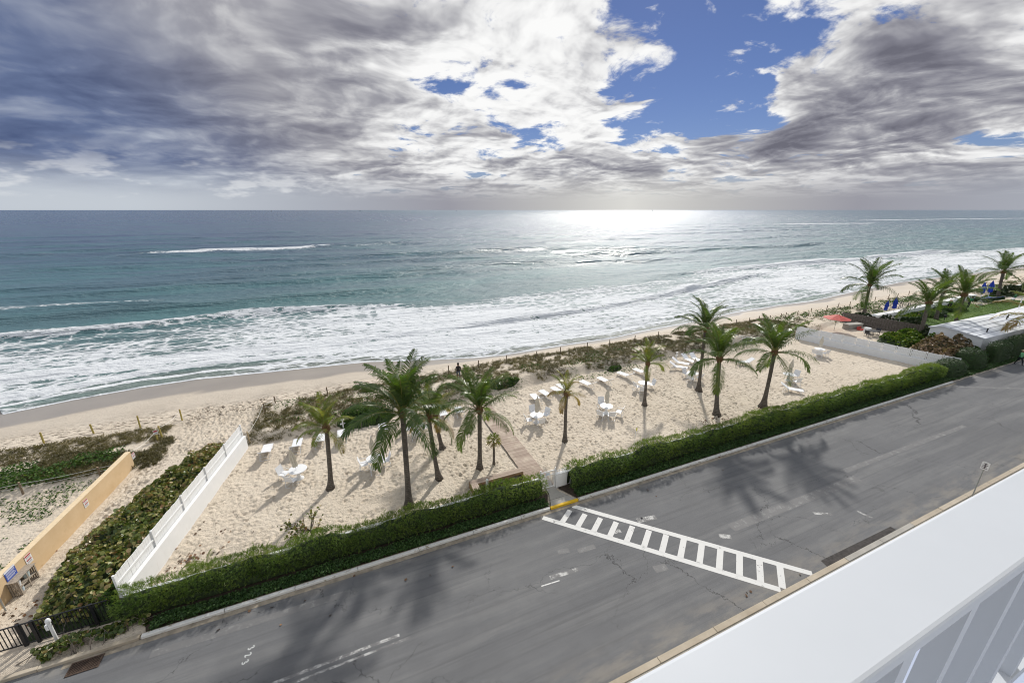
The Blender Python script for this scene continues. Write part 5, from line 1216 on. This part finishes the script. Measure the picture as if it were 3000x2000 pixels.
# grey picket fence: slats on both sides of the rails
fa, fb = gp(2462, 945), gp(2694, 988); o, ang, L = frame_M((fa.x, fa.y), (fb.x, fb.y))
pf = empty('picket_fence', o, ang); tag(pf, 'grey shadow-box picket fence between the sand court and the hedge', 'fence')
FENCEW = mat('grey_fence_wood', color=(.150, .130, .115), rough=.9, noise=.35, nscale=5)
for z in (.35, .95, 1.5): MB().box(0, L, -.02, .02, z, z + .09).build('rail', FENCEW, pf)
n = int(L / .155)
for i in range(n):
    s = 1 if i % 2 else -1; MB().box(i * .155, i * .155 + .14, s * .022 if s > 0 else -.045, .045 if s > 0 else -.022, .06, 1.75 + random.uniform(-.03, .03)).build('slat', FENCEW, pf)
for i in range(5): MB().box(i * L / 4 - .05, i * L / 4 + .05, .05, .13, -.1, 1.7).build('post', FENCEW, pf)
# plants: dark leathery hedge, bright and pink-brown shrubs, clipped balls and boxes
CLUSIA = leaf_mat('leathery_leaf', [(0, (.010, .018, .010)), (.4, (.026, .048, .018)), (.7, (.075, .10, .045)), (.93, (.17, .15, .11)), (1, (.30, .27, .24))], .45, .15, .35)
BRIGHT = leaf_mat('bright_leaf', [(0, (.020, .050, .010)), (.5, (.065, .125, .018)), (.85, (.13, .19, .028)), (1, (.26, .27, .06))], .65, .3, .15)
PINK = leaf_mat('pinkish_leaf', [(0, (.035, .040, .018)), (.3, (.085, .08, .035)), (.6, (.22, .15, .095)), (1, (.44, .33, .25))], .4, .2)
def poly_px(px): return [tuple(gp0(*p)) for p in px]
def shrub_px(label, px, h, dens, seed, mt, r, hue, name='shrub', z=None):
    p = [tuple(gp0(*q, z or 0)) for q in px]; c = np.mean(np.array(p), 0); return sea_grape(label, (c[0], c[1]), p, dens, h, seed, r, 0., 'shrub', name, True, 20, None, None, hue, mt)
def lift(pts, dx=0, dy=0): return [(x + dx, y + dy) for x, y in pts]
hx = [(fa.x + .6, fa.y + .3), (fa.x + 2.6, fa.y + .4), (fb.x + 3.4, fb.y - 1.2), (fb.x + .8, fb.y - 1.5)]
shrub_w2 = None
sea_grape('dark leathery hedge directly behind the grey picket fence', ((hx[0][0] + hx[2][0]) / 2, (hx[0][1] + hx[2][1]) / 2), hx, 110, 2.0, 101, .13, 0., 'hedge', 'leathery_hedge', True, 10, None, None, .42, CLUSIA)
def shrub_w(label, pts, h, dens, seed, mt, r, hue, name='shrub'):
    c = np.mean(np.array(pts), 0); return sea_grape(label, (c[0], c[1]), pts, dens, h, seed, r, 0., 'shrub', name, True, 14, None, None, hue, mt)
shrub_w('bright green shrub bank behind the right white wall', [(63.6, 24), (66, 28.2), (69.5, 28.6), (72.5, 25.8), (70.5, 24.7), (66, 23)], 1.7, 110, 102, BRIGHT, .12, .52)
shrub_w('pinkish brown sea grape shrub at the corner of the right white wall', [(61.6, 19.6), (62.8, 23.6), (66.5, 24.3), (69.0, 23.4), (68.6, 19.0), (63, 18.9)], 2.5, 120, 103, PINK, .13, .55)
shrub_w('dark green shrub between picket fence and white roof', [(70.2, 24.5), (72, 27), (76, 26), (77.5, 24.8), (72, 24.0)], 1.7, 100, 104, CLUSIA, .14, .38)
shrub_w('green shrub hiding the end wall of the white-roofed house', [(68.3, 19.2), (67.6, 24.0), (69.3, 25.2), (69.35, 19.2)], 2.6, 160, 106, BRIGHT, .10, .45)
shrub_w('flowering low shrub row along the foot of the white roof', [(68, 19.0), (84, 19.4), (84, 18.7), (68, 18.3)], 1.9, 90, 105, PINK, .11, .45)
GLOSSY = leaf_mat('glossy_hedge_leaf', [(0, (.010, .026, .008)), (.5, (.030, .072, .018)), (.85, (.075, .13, .035)), (1, (.15, .21, .07))], .5, .2, .3)
def clipped(label, c, s, h, dens, seed, ball=False, name='clipped_hedge', mt=None, r=.06, hue=.4):
    """clipped bush: leaves over the surface of a rounded box"""
    rng = np.random.default_rng(seed); p = 3.0 if ball else 7.0; root = empty(name, (c[0], c[1], 0)); tag(root, label, 'hedge')
    n = int(dens * 2 * (s[0] * s[1] + (s[0] + s[1]) * h)); d = rng.normal(size=(n, 3)); d[:, 2] = np.abs(d[:, 2]); d[:, 0] *= s[0]; d[:, 1] *= s[1]; d[:, 2] *= h; 
    q = d / np.array([s[0], s[1], h]); k = (np.abs(q) ** p).sum(1) ** (-1 / p); P = d * k[:, None]; P *= rng.uniform(.93, 1.02, (n, 1))
    nn = unit(np.sign(q) * np.abs(q) ** (p - 1) / np.array([s[0], s[1], h]) + rng.normal(0, .5, (n, 3)) * .3)
    v, f = disc_leaves(P, unit(nn + rng.normal(0, .45, (n, 3))), rng.uniform(r * .7, r * 1.3, n), rng, 5, .6)
    mesh_np('foliage', v, f, mt or GLOSSY, root, attrs={'var': np.repeat(np.clip(hue + rng.normal(0, .17, n), 0, 1), 5)})
    uu, vv = np.meshgrid(np.linspace(0, 2 * math.pi, 25), np.linspace(0, math.pi / 2, 9), indexing='ij'); q = np.stack([np.cos(uu) * np.cos(vv), np.sin(uu) * np.cos(vv), np.sin(vv)], -1).reshape(-1, 3)
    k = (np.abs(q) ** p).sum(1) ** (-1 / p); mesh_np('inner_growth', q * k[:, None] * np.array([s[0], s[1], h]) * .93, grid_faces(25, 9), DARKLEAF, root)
clipped('rounded glossy hedge at the end of the feathery hedge', (59.3, 18.4), (2.4, 1.1), 1.75, 120, 111, True)
clipped('larger rounded glossy hedge in front of the box hedges', (64.6, 18.75), (1.9, 1.3), 2.15, 120, 112, True)
clipped('tall box hedge with a flat sunlit top near the road', (70.0, 18.3), (2.2, .65), 2.4, 110, 113, False, hue=.35)
clipped('second box hedge with flat top farther along the road', (75.8, 18.6), (2.6, .6), 2.3, 90, 114, False, hue=.42)
clipped('third box hedge with flat top at the right edge', (82.5, 18.6), (3.2, .6), 2.4, 80, 115, False, hue=.42)
gcx = ground_cover('strip of green verge below the clipped hedges', lambda rng, n: (rng.uniform(58, 95, n), rng.uniform(17.15, 17.9, n)), 9000, .12, .07, 33)
# curved low hedges on the lawn, each filled with low plants
def arc_hedge(label, px, py, rad, seed):
    x, y = gp0(px, py); rng = np.random.default_rng(seed); root = empty('curved_hedge', (x, y, 0)); tag(root, label, 'hedge', 'curved low hedges on the lawn')
    n = 2600; a = rng.uniform(R(180), R(360), n); w = rng.uniform(-1, 1, n); up = rng.uniform(0, 1, n); top = up > .5
    rr = rad + np.where(top, w * .28, np.sign(w) * .28); z = np.where(top, .62, up * 1.2) + rng.normal(0, .02, n)
    P = np.stack([np.cos(a) * rr * 1.25, np.sin(a) * rr * .8, z], 1); v, f = disc_leaves(P, sph(n, rng, .8), rng.uniform(.05, .09, n), rng, 5, .6)
    mesh_np('foliage', v, f, GLOSSY, root, attrs={'var': np.repeat(np.clip(rng.normal(.40, .15, n), 0, 1), 5)})
    t = np.linspace(R(180), R(360), 20); V = []
    for q in t:
        for dr, zz in ((-.24, 0), (-.24, .56), (.24, .56), (.24, 0)): V.append((math.cos(q) * (rad + dr) * 1.25, math.sin(q) * (rad + dr) * .8, zz))
    mesh_np('inner_growth', V, grid_faces(20, 4), DARKLEAF, root)
    m = 700; r2 = np.sqrt(rng.random(m)) * rad * .85; a2 = rng.uniform(R(180), R(370), m); P = np.stack([np.cos(a2) * r2 * 1.25, np.sin(a2) * r2 * .8, rng.uniform(.1, .6, m)], 1)
    v, f = disc_leaves(P, sph(m, rng, 1), rng.uniform(.07, .13, m), rng, 6); mesh_np('bedding_plants', v, f, BRIGHT, root, attrs={'var': np.repeat(np.clip(rng.normal(.6, .25, m), 0, 1), 6)})
arc_hedge('curved low hedge nearest the blue umbrellas by the picket fence', 2648, 930, 2.6, 121); arc_hedge('curved low hedge in the middle of the three on the lawn', 2705, 918, 2.9, 122); arc_hedge('curved low hedge nearest the standing gardener', 2765, 904, 2.9, 123); arc_hedge('partial curved hedge beside the stone patio', 2870, 876, 3.4, 124)
shrub_w('tall dark hedge closing the far end of the lawn', [(124, 37), (135, 36.2), (160, 33.0), (160, 31.6), (134, 33.5), (123, 35)], 2.4, 45, 131, CLUSIA, .2, .45, 'far_hedge')
# umbrellas, loungers, patio things
BLUE = mat('blue_canvas', color=(.018, .055, .40), rough=.7, noise=.15)
for i, (px, py, lb, k) in enumerate(((2587, 928, 'closed blue umbrella by the sea wall behind the picket fence', 1.15), (2614, 925, 'closed blue umbrella on a white pole beside the curved hedge', 1.3), (2872, 880, 'closed blue umbrella on the patio, nearer the lawn', 1.5), (2892, 878, 'closed blue umbrella on the patio, nearer the far palm', 1.6))):
    x, y = gp0(px, py)
    if 'blue_umbrella' not in FURN: FURN['blue_umbrella'] = o = make_umbrella(BLUE)
    else: o = copy_tree(FURN['blue_umbrella'])
    o.location = (x, y, 0); o.scale = (k * 1.3, k * 1.3, k); o.rotation_euler = (0, R(4), i); tag(o, lb, 'umbrella', 'closed blue umbrellas')
def make_blue():
    r = copy_tree(FURN['lounger'])
    for ch in r.children:
        if ch.name.startswith('sling'):
            ch.data = ch.data.copy(); ch.data.materials[0] = mat('blue_sling', color=(.03, .13, .62), rough=.5)
    return r
for i, (px, py, rz, lb) in enumerate(((2868, 884, 1.2, 'bright blue lounger on the patio, nearest the lawn'), (2884, 882, 1.25, 'bright blue lounger on the patio, second from the lawn'), (2900, 881, 1.3, 'bright blue lounger on the patio, third from the lawn'), (2912, 880, 1.3, 'bright blue lounger on the patio beside the far palm'))):
    x, y = gp0(px, py); o = place('blue_lounger', make_blue, (x, y, .05), rz, lb, 'sun lounger', 'blue loungers on the patio'); o.scale = (1.3, 1.3, 1.3)
for px, py, rz, lb in ((2608, 938, .4, 'white lounger under the blue umbrellas by the sea wall'), (2626, 940, .5, 'white lounger beside the curved hedge near the picket fence'), (2868, 892, .3, 'white lounger lying on the pale patio')):
    x, y = gp0(px, py); place('lounger', make_lounger, (x, y, .04), rz, lb, 'sun lounger', 'white sun loungers')
# red umbrella, block bench, drum, dark table set
ru = empty('red_umbrella', gp(2443, 968)); tag(ru, 'open faded red umbrella on the sand court beyond the white wall', 'umbrella')
MB().tube([(0, 0, 0), (0, 0, 2.35)], .025, 8).build('pole', STEEL, ru); RED = mat('red_canvas', color=(.46, .075, .06), rough=.7, noise=.25, nscale=3)
for i in range(8):
    a, b = 2 * math.pi * i / 8, 2 * math.pi * (i + 1) / 8; R0 = 1.75
    p0, p1, tp = Vector((R0 * math.cos(a), R0 * math.sin(a), 1.85)), Vector((R0 * math.cos(b), R0 * math.sin(b), 1.85)), Vector((0, 0, 2.45)); m_ = (p0 + p1) / 2 * .97; m_.z = 1.87
    MB().add([tp, p0, m_, p1, tp - Vector((0, 0, .012)), p0 - Vector((0, 0, .012)), m_ - Vector((0, 0, .012)), p1 - Vector((0, 0, .012))], [(0, 1, 2), (0, 2, 3), (6, 5, 4), (7, 6, 4), (1, 5, 6, 2), (2, 6, 7, 3)]).build('canopy_panel', RED, ru)
    MB().tube([(0, 0, 2.40), tuple(p0 - Vector((0, 0, .02)))], .012, 4).build('rib', STEEL, ru)
bb = empty('block_bench', gp(2496, 962), R(-8)); tag(bb, 'grey concrete block bench in front of the picket fence', 'bench'); MB().box(-1.4, 1.4, -.45, .45, 0, .72).build('plinth', CONCRETE, bb, bevel=.02); MB().box(-1.45, 0, -.48, .48, .722, .78).box(.01, 1.45, -.48, .48, .722, .78).build('top_slab', CONCRETE, bb)
rc = empty('red_cushion', gp(2521, 967)); tag(rc, 'faded red cushion on the ground by the block bench', 'cushion'); MB().box(-.5, .5, -.3, .3, .02, .2).build('pad', RED, rc, bevel=.05); MB().box(-.5, .5, .2, .34, .18, .5).build('back_pad', RED, rc, bevel=.04)
dr = empty('white_drum', gp(2539, 975)); tag(dr, 'white round drum beside the dark garden table', 'drum'); MB().lathe([(.40, 0), (.45, .35), (.42, .72), (.44, .75), (.36, .76)], 20).build('shell', WHITE, dr); MB().lathe([(.37, .765), (.36, .79), (.1, .80)], 20).build('lid', WHITE, dr)
DARKM = mat('dark_metal', color=(.03, .03, .035), rough=.5)
dt = empty('dark_table', gp(2556, 983)); tag(dt, 'dark metal garden table in the sand court', 'table'); MB().box(-.8, .8, -.45, .45, .68, .72).build('table_top', DARKM, dt)
for sx_ in (-.72, .72):
    for sy_ in (-.38, .38): MB().tube([(sx_, sy_, 0), (sx_, sy_, .68)], .025, 6).build('leg', DARKM, dt)
for dx, rz, lb in ((-1.1, 0, 'left'), (1.1, math.pi, 'right')):
    o = copy_tree(FURN['chair']); o.location = gp(2556, 983) + Vector((dx, .1, 0)); o.rotation_euler = (0, 0, rz); tag(o, f'dark metal chair at the {lb} end of the dark garden table', 'chair', 'dark garden chairs')
    for ch in o.children: ch.data = ch.data.copy(); ch.data.materials[0] = DARKM
# white roofed building
def cabana():
    r = empty('flat_roofed_house', (69.4, 19.5, 0)); tag(r, 'low house with broad white seamed roof behind the shrubs', 'house')
    SEAM = mat('white_roof_membrane', color=(.66, .68, .72), rough=.6, noise=.05, nscale=1); L = 17.0
    MB().add([(x, y, z) for x in (.15, L - .15) for y, z in ((.15, 0), (5.05, 0), (5.05, 2.46), (3.9, 2.87), (.15, 2.38))], [(4, 3, 2, 1, 0), (5, 6, 7, 8, 9), (0, 1, 6, 5), (1, 2, 7, 6), (2, 3, 8, 7), (3, 4, 9, 8), (4, 0, 5, 9)]).build('wall', WHITEWASH, r)
    ye0, yr, ye1, z0, z1 = 0.0, 3.9, 5.2, 2.5, 3.0
    RS = MB().add([(0, ye0, z0), (L, ye0, z0), (L, yr, z1), (0, yr, z1), (0, ye0, z0 - .12), (L, ye0, z0 - .12), (L, yr, z1 - .12), (0, yr, z1 - .12)], [(0, 1, 2, 3), (7, 6, 5, 4), (0, 4, 5, 1), (1, 5, 6, 2), (3, 2, 6, 7), (0, 3, 7, 4)]).build('roof_slope', SEAM, r)
    MB().add([(0, yr + .001, z1), (L, yr + .001, z1), (L, ye1, z0 + .1), (0, ye1, z0 + .1), (0, yr + .001, z1 - .12), (L, yr + .001, z1 - .12), (L, ye1, z0 - .02), (0, ye1, z0 - .02)], [(0, 1, 2, 3), (7, 6, 5, 4), (0, 4, 5, 1), (1, 5, 6, 2), (3, 2, 6, 7), (0, 3, 7, 4)]).build('roof_slope', SEAM, r)
    for i in range(1, 5):
        y = i * .8; z = z0 + (z1 - z0) * y / yr; MB().box(0, L, y - .025, y + .025, z - .01, z + .035).build('seam', mat('grey_seam', color=(.30, .32, .36), rough=.6), RS)
    for x, y in ((3.2, 1.0), (8.4, 1.0), (11.3, 1.0), (13.5, 2.6), (14.5, 2.8)): MB().lathe([(.07, z0 + y * .12), (.07, z0 + .42 + y * .12), (.10, z0 + .43 + y * .12), (.10, z0 + .5 + y * .12)], 8, (x, y, 0)).build('roof_vent', DARKM, RS)
cabana()
def pavilion():
    c = [Vector((*gp0(*p, 2.7), 0)) for p in ((2917, 918), (2972, 932))]; a = c[0]
    r = empty('striped_pavilion', (a.x, a.y, 0)); tag(r, 'white pavilion with grey and white striped awning valance', 'pavilion')
    MB().add([(0, 0, 2.75), (18, 0, 3.3), (18, -4.4, 3.3), (0, -4.4, 2.75), (0, 0, 2.68), (18, 0, 3.2), (18, -4.4, 3.2), (0, -4.4, 2.68)], [(3, 2, 1, 0), (4, 5, 6, 7), (0, 1, 5, 4), (1, 2, 6, 5), (2, 3, 7, 6), (3, 0, 4, 7)]).build('awning_top', mat('white_canvas', color=(.70, .71, .73), rough=.7), r)
    sg1, sg2 = mat('grey_stripe', color=(.13, .16, .22), rough=.7), mat('white_stripe', color=(.72, .73, .75), rough=.7)
    for i in range(8): MB().box(-.02, .0, -.55 * (i + 1), -.55 * i, 2.05, 2.66).build('valance_stripe', sg1 if i % 2 == 0 else sg2, r)
    for y in (-.05, -2.2, -4.3): MB().box(.02, .10, y - .04, y + .04, 0, 2.66).build('post', WHITE, r)
    MB().box(6, 18, -4.2, -.2, 0, 2.6).build('wall', WHITEWASH, r); MB().box(5.95, 6.0, -3.4, -2.4, .9, 1.7).build('window', mat('dark_glass', color=(.05, .06, .06), rough=.15), r)
    MB().box(2, 6, -4.6, -4.5, 0, 1.0).build('low_wall', WHITEWASH, r)
pavilion()
lp = empty('lamp_post', (93.5, 24.2, 0)); tag(lp, 'white lamp post with two round lamps behind the white roof', 'lamp post'); MB().tube([(0, 0, 0), (0, 0, 4.6)], .07, 8).build('pole', WHITE, lp); MB().tube([(0, .9, 4.3), (0, 0, 4.35), (0, -.2, 4.3)], .035, 6).build('arm', WHITE, lp); MB().lathe([(.02, 4.0), (.2, 4.1), (.2, 4.2), (.05, 4.3)], 10, (0, .9, 0)).build('lamp', WHITE, lp)
br = empty('garden_steps', (gp0(2655, 915)[0], gp0(2655, 915)[1], 0), R(10)); tag(br, 'metal stair frame with handrails against the sea wall', 'stairs')
for y in (0, 1.0):
    MB().tube([(-1.0, y, 0), (-.4, y, 1.7), (.9, y, 1.7), (1.5, y, 0)], .04, 6).build('rail', DARKM, br); MB().tube([(.3, y, 0), (0, y, 1.7)], .04, 6).build('post', DARKM, br)
for i in range(4): MB().box(-1.0 + i * .3, -.75 + i * .3, 0, 1, .15 + i * .2, .2 + i * .2).build('step', STEEL, br)
sl2 = empty('garden_spotlight', gp(2765, 940)); tag(sl2, 'small black garden spotlight standing on the lawn', 'light'); MB().tube([(0, 0, 0), (0, 0, .6)], .04, 6).build('stake', DARKM, sl2); MB().lathe([(.12, .55), (.18, .65), (.18, .95), (.1, .98)], 8).build('lamp', DARKM, sl2)

# ------------------------------------------------------------------ people
def person(label, loc, rz, shirt, trousers, skin, pose='stand', hat=None, short=False, s=1.0, sleeves=True):
    J = {'pel': (0, 0, .95), 'sp': (0, 0, 1.15), 'ch': (0, 0, 1.38), 'nk': (0, 0, 1.52), 'hd': (.02, 0, 1.64), 'tp': (.01, 0, 1.76)}
    hp, kn, an, toe = {}, {}, {}, {}
    for k, sd in (('l', 1), ('r', -1)):
        st = .16 * sd if pose in ('walk',) else .03 * sd
        J['hip' + k] = (0, .10 * sd, .90); J['kn' + k] = (.05 + st, .11 * sd, .50); J['an' + k] = (st * 1.8 - .02, .11 * sd, .08); J['to' + k] = (st * 1.8 + .15, .12 * sd, .03)
        J['sh' + k] = (0, .19 * sd, 1.42)
        if pose == 'rake': J['el' + k] = (.16, .24 * sd, 1.18); J['wr' + k] = (.36, .12 * sd, 1.02)
        elif pose == 'walk': J['el' + k] = (-.10 * sd, .24 * sd, 1.17); J['wr' + k] = (.06 - .12 * sd, .23 * sd, .94)
        else: J['el' + k] = (.06, .25 * sd, 1.17); J['wr' + k] = (.22, .18 * sd, 1.0)
    if pose in ('bend', 'rake'):
        ang = R(48) if pose == 'bend' else R(20); c0 = Vector((0, 0, .95))
        for k in ('sp', 'ch', 'nk', 'hd', 'tp', 'shl', 'shr', 'ell', 'elr', 'wrl', 'wrr'):
            v = Vector(J[k]) - c0; J[k] = tuple(c0 + Vector((v.x * math.cos(ang) + v.z * math.sin(ang), v.y, -v.x * math.sin(ang) + v.z * math.cos(ang))))
        if pose == 'bend':
            for k in ('l', 'r'): w = Vector(J['sh' + k]); J['el' + k] = tuple(w + Vector((.06, .03, -.28))); J['wr' + k] = tuple(w + Vector((.16, -.03, -.52)))
    for k in ('l', 'r'):
        w, e = Vector(J['wr' + k]), Vector(J['el' + k]); d = (w - e).normalized(); J['pa' + k] = tuple(w + d * .07); sd = 1 if k == 'l' else -1; side = d.cross(Vector((0, 0, 1))).normalized()
        for i, ln in enumerate((.075, .085, .08, .065)): J[f'f{i}{k}'] = tuple(w + d * (.08 + ln) + side * (-.03 + .02 * i) + Vector((0, 0, -.02)))
        J['th' + k] = tuple(w + d * .07 + side * -.055 + Vector((0, 0, .01)))
    E = [('pel', 'sp'), ('sp', 'ch'), ('ch', 'nk'), ('nk', 'hd'), ('hd', 'tp')]
    for k in ('l', 'r'): E += [('pel', 'hip' + k), ('hip' + k, 'kn' + k), ('kn' + k, 'an' + k), ('an' + k, 'to' + k), ('ch', 'sh' + k), ('sh' + k, 'el' + k), ('el' + k, 'wr' + k), ('wr' + k, 'pa' + k), ('wr' + k, 'th' + k)] + [('pa' + k, f'f{i}{k}') for i in range(4)]
    names = list(J); rad = {'pel': .155, 'sp': .145, 'ch': .165, 'nk': .065, 'hd': .10, 'tp': .085, 'hip': .10, 'kn': .065, 'an': .045, 'to': .04, 'sh': .072, 'el': .05, 'wr': .035, 'pa': .035, 'th': .010}
    me = bpy.data.meshes.new('body'); me.from_pydata([J[n_] for n_ in names], [(names.index(a), names.index(b)) for a, b in E], [])
    root = empty('person', loc, rz); tag(root, label, 'person'); root.scale = (s, s, s)
    ob = bpy.data.objects.new('body', me); COL.objects.link(ob); ob.parent = root
    sk = ob.modifiers.new('skin', 'SKIN'); sk.use_smooth_shade = True
    for i, n_ in enumerate(names):
        r_ = rad.get(n_, rad.get(n_[:-1], .010)); sv = me.skin_vertices[0].data[i]; sv.radius = (r_, r_ * (1.15 if n_ in ('ch', 'pel') else 1)); sv.use_root = n_ == 'pel'
    ob.modifiers.new('sub', 'SUBSURF').levels = 1; ob.modifiers['sub'].render_levels = 1
    # clothing by body zone (rest-height attribute is not needed: colours follow the limb positions)
    def cloth(t, b, pos):
        p = t.new('ShaderNodeTexCoord').outputs['Object']; z = t.sep(p)[2]; ya = t.math('ABSOLUTE', t.sep(p)[1])
        lo = .52 if short else .07
        c = t.mix(t.math('GREATER_THAN', z, lo), skin if short else (.02, .02, .02), trousers); c = t.mix(t.math('GREATER_THAN', z, .97), c, shirt)
        c = t.mix(t.math('GREATER_THAN', z, J['nk'][2] - .0), c, skin); t.put(b.inputs['Base Color'], c)
    me.materials.append(mat('clothes_' + label[:24], cloth, rough=.85))
    hd = Vector(J['hd']); tp = Vector(J['tp'])
    hm = mat('hat_straw', color=(.45, .36, .24), rough=.8) if hat == 'straw' else mat('dark_hair', color=(.02, .015, .012), rough=.7)
    hb = MB(); u = (tp - hd).normalized(); M = Matrix.Translation(tp) @ u.to_track_quat('Z', 'Y').to_matrix().to_4x4()
    prof = [(.19, -.03), (.17, -.02), (.105, -.01), (.095, .06), (.03, .085)] if hat == 'straw' else [(.105, -.10), (.112, -.02), (.10, .05), (.06, .085), (.02, .095)]
    hb.lathe(prof, 14); hb.v = [tuple(M @ Vector(v)) for v in hb.v]; hb.build('hat' if hat == 'straw' else 'hair', hm, root)
    fc = MB()
    for sd in (-1, 1): fc.box(.095, .105, sd * .035 - .012, sd * .035 + .012, hd.z + .03, hd.z + .045)
    fc.box(.105, .125, -.012, .012, hd.z - .015, hd.z + .02).box(.098, .106, -.025, .025, hd.z - .05, hd.z - .04)
    if pose not in ('bend',): fc.build('face', mat('face_dark', color=(.10, .05, .04), rough=.7), root)
    return root
SK = (.20, .105, .065); GREEN = (.045, .20, .10)
def at(px, py, z=0): p = gp(px, py); p.z += z; return p
person('gardener in green shirt and dark trousers raking at the lawn edge', at(2835, 900, .035), R(-20), GREEN, (.02, .02, .025), SK, 'rake', None, s=1.12)
rk = empty('rake', at(2842, 899, .035), R(-20)); tag(rk, 'long-handled rake held by the gardener on the lawn', 'rake'); MB().tube([(.25, 0, 1.15), (1.3, 0, .05)], .02, 6).build('handle', TIMBER, rk); MB().box(1.25, 1.33, -.3, .3, .0, .07).build('head', RED, rk)
person('gardener in pale green shirt bending over a curved hedge', at(2778, 906, .035), R(200), (.12, .26, .17), (.015, .015, .02), SK, 'bend', 'straw', s=1.15)
person('gardener in green shirt working before the tall dark hedge', at(2968, 887, .035), R(120), GREEN, (.015, .015, .02), SK, 'stand', None, s=1.15)
person('worker in green vest and straw hat walking at the far road edge', at(2982, 1068), R(250), (.12, .33, .16), (.012, .013, .018), SK, 'walk', 'straw', s=1.0)
person('person in dark shirt and grey shorts walking on the beach behind the palms', at(1344, 1112), R(80), (.025, .02, .02), (.10, .12, .15), SK, 'walk', None, short=True, s=1.0)

# ------------------------------------------------------------------ boats on the horizon
for px, dist, L_, lb in ((795, 5200, 26, 'tiny boat on the horizon, farthest left'), (1055, 6500, 18, 'tiny boat on the horizon left of the sun glitter'), (1337, 6000, 20, 'tiny dark boat on the horizon nearest the sun glitter'), (1912, 6200, 18, 'tiny boat on the horizon inside the sun glitter')):
    d = ray(px, 617); h = Vector((d.x, d.y, 0)).normalized(); bt = empty('boat', h * dist + Vector((0, 0, SEA)), random.uniform(0, 3)); tag(bt, lb, 'boat', 'boats on the horizon')
    hm = mat('boat_grey', color=(.16, .17, .20), rough=.6); MB().add([(-L_ / 2, -3, 0), (L_ / 3, -3, 0), (L_ / 2, 0, 0), (L_ / 3, 3, 0), (-L_ / 2, 3, 0), (-L_ / 2, -3.4, 4), (L_ / 3, -3.4, 4), (L_ / 1.8, 0, 5), (L_ / 3, 3.4, 4), (-L_ / 2, 3.4, 4)], [(4, 3, 2, 1, 0), (5, 6, 7, 8, 9), (0, 1, 6, 5), (1, 2, 7, 6), (2, 3, 8, 7), (3, 4, 9, 8), (4, 0, 5, 9)]).build('hull', hm, bt)
    MB().box(-L_ / 3, L_ / 8, -2, 2, 4, 9).box(-L_ / 12, 0, -.5, .5, 9, 13).build('cabin', hm, bt)
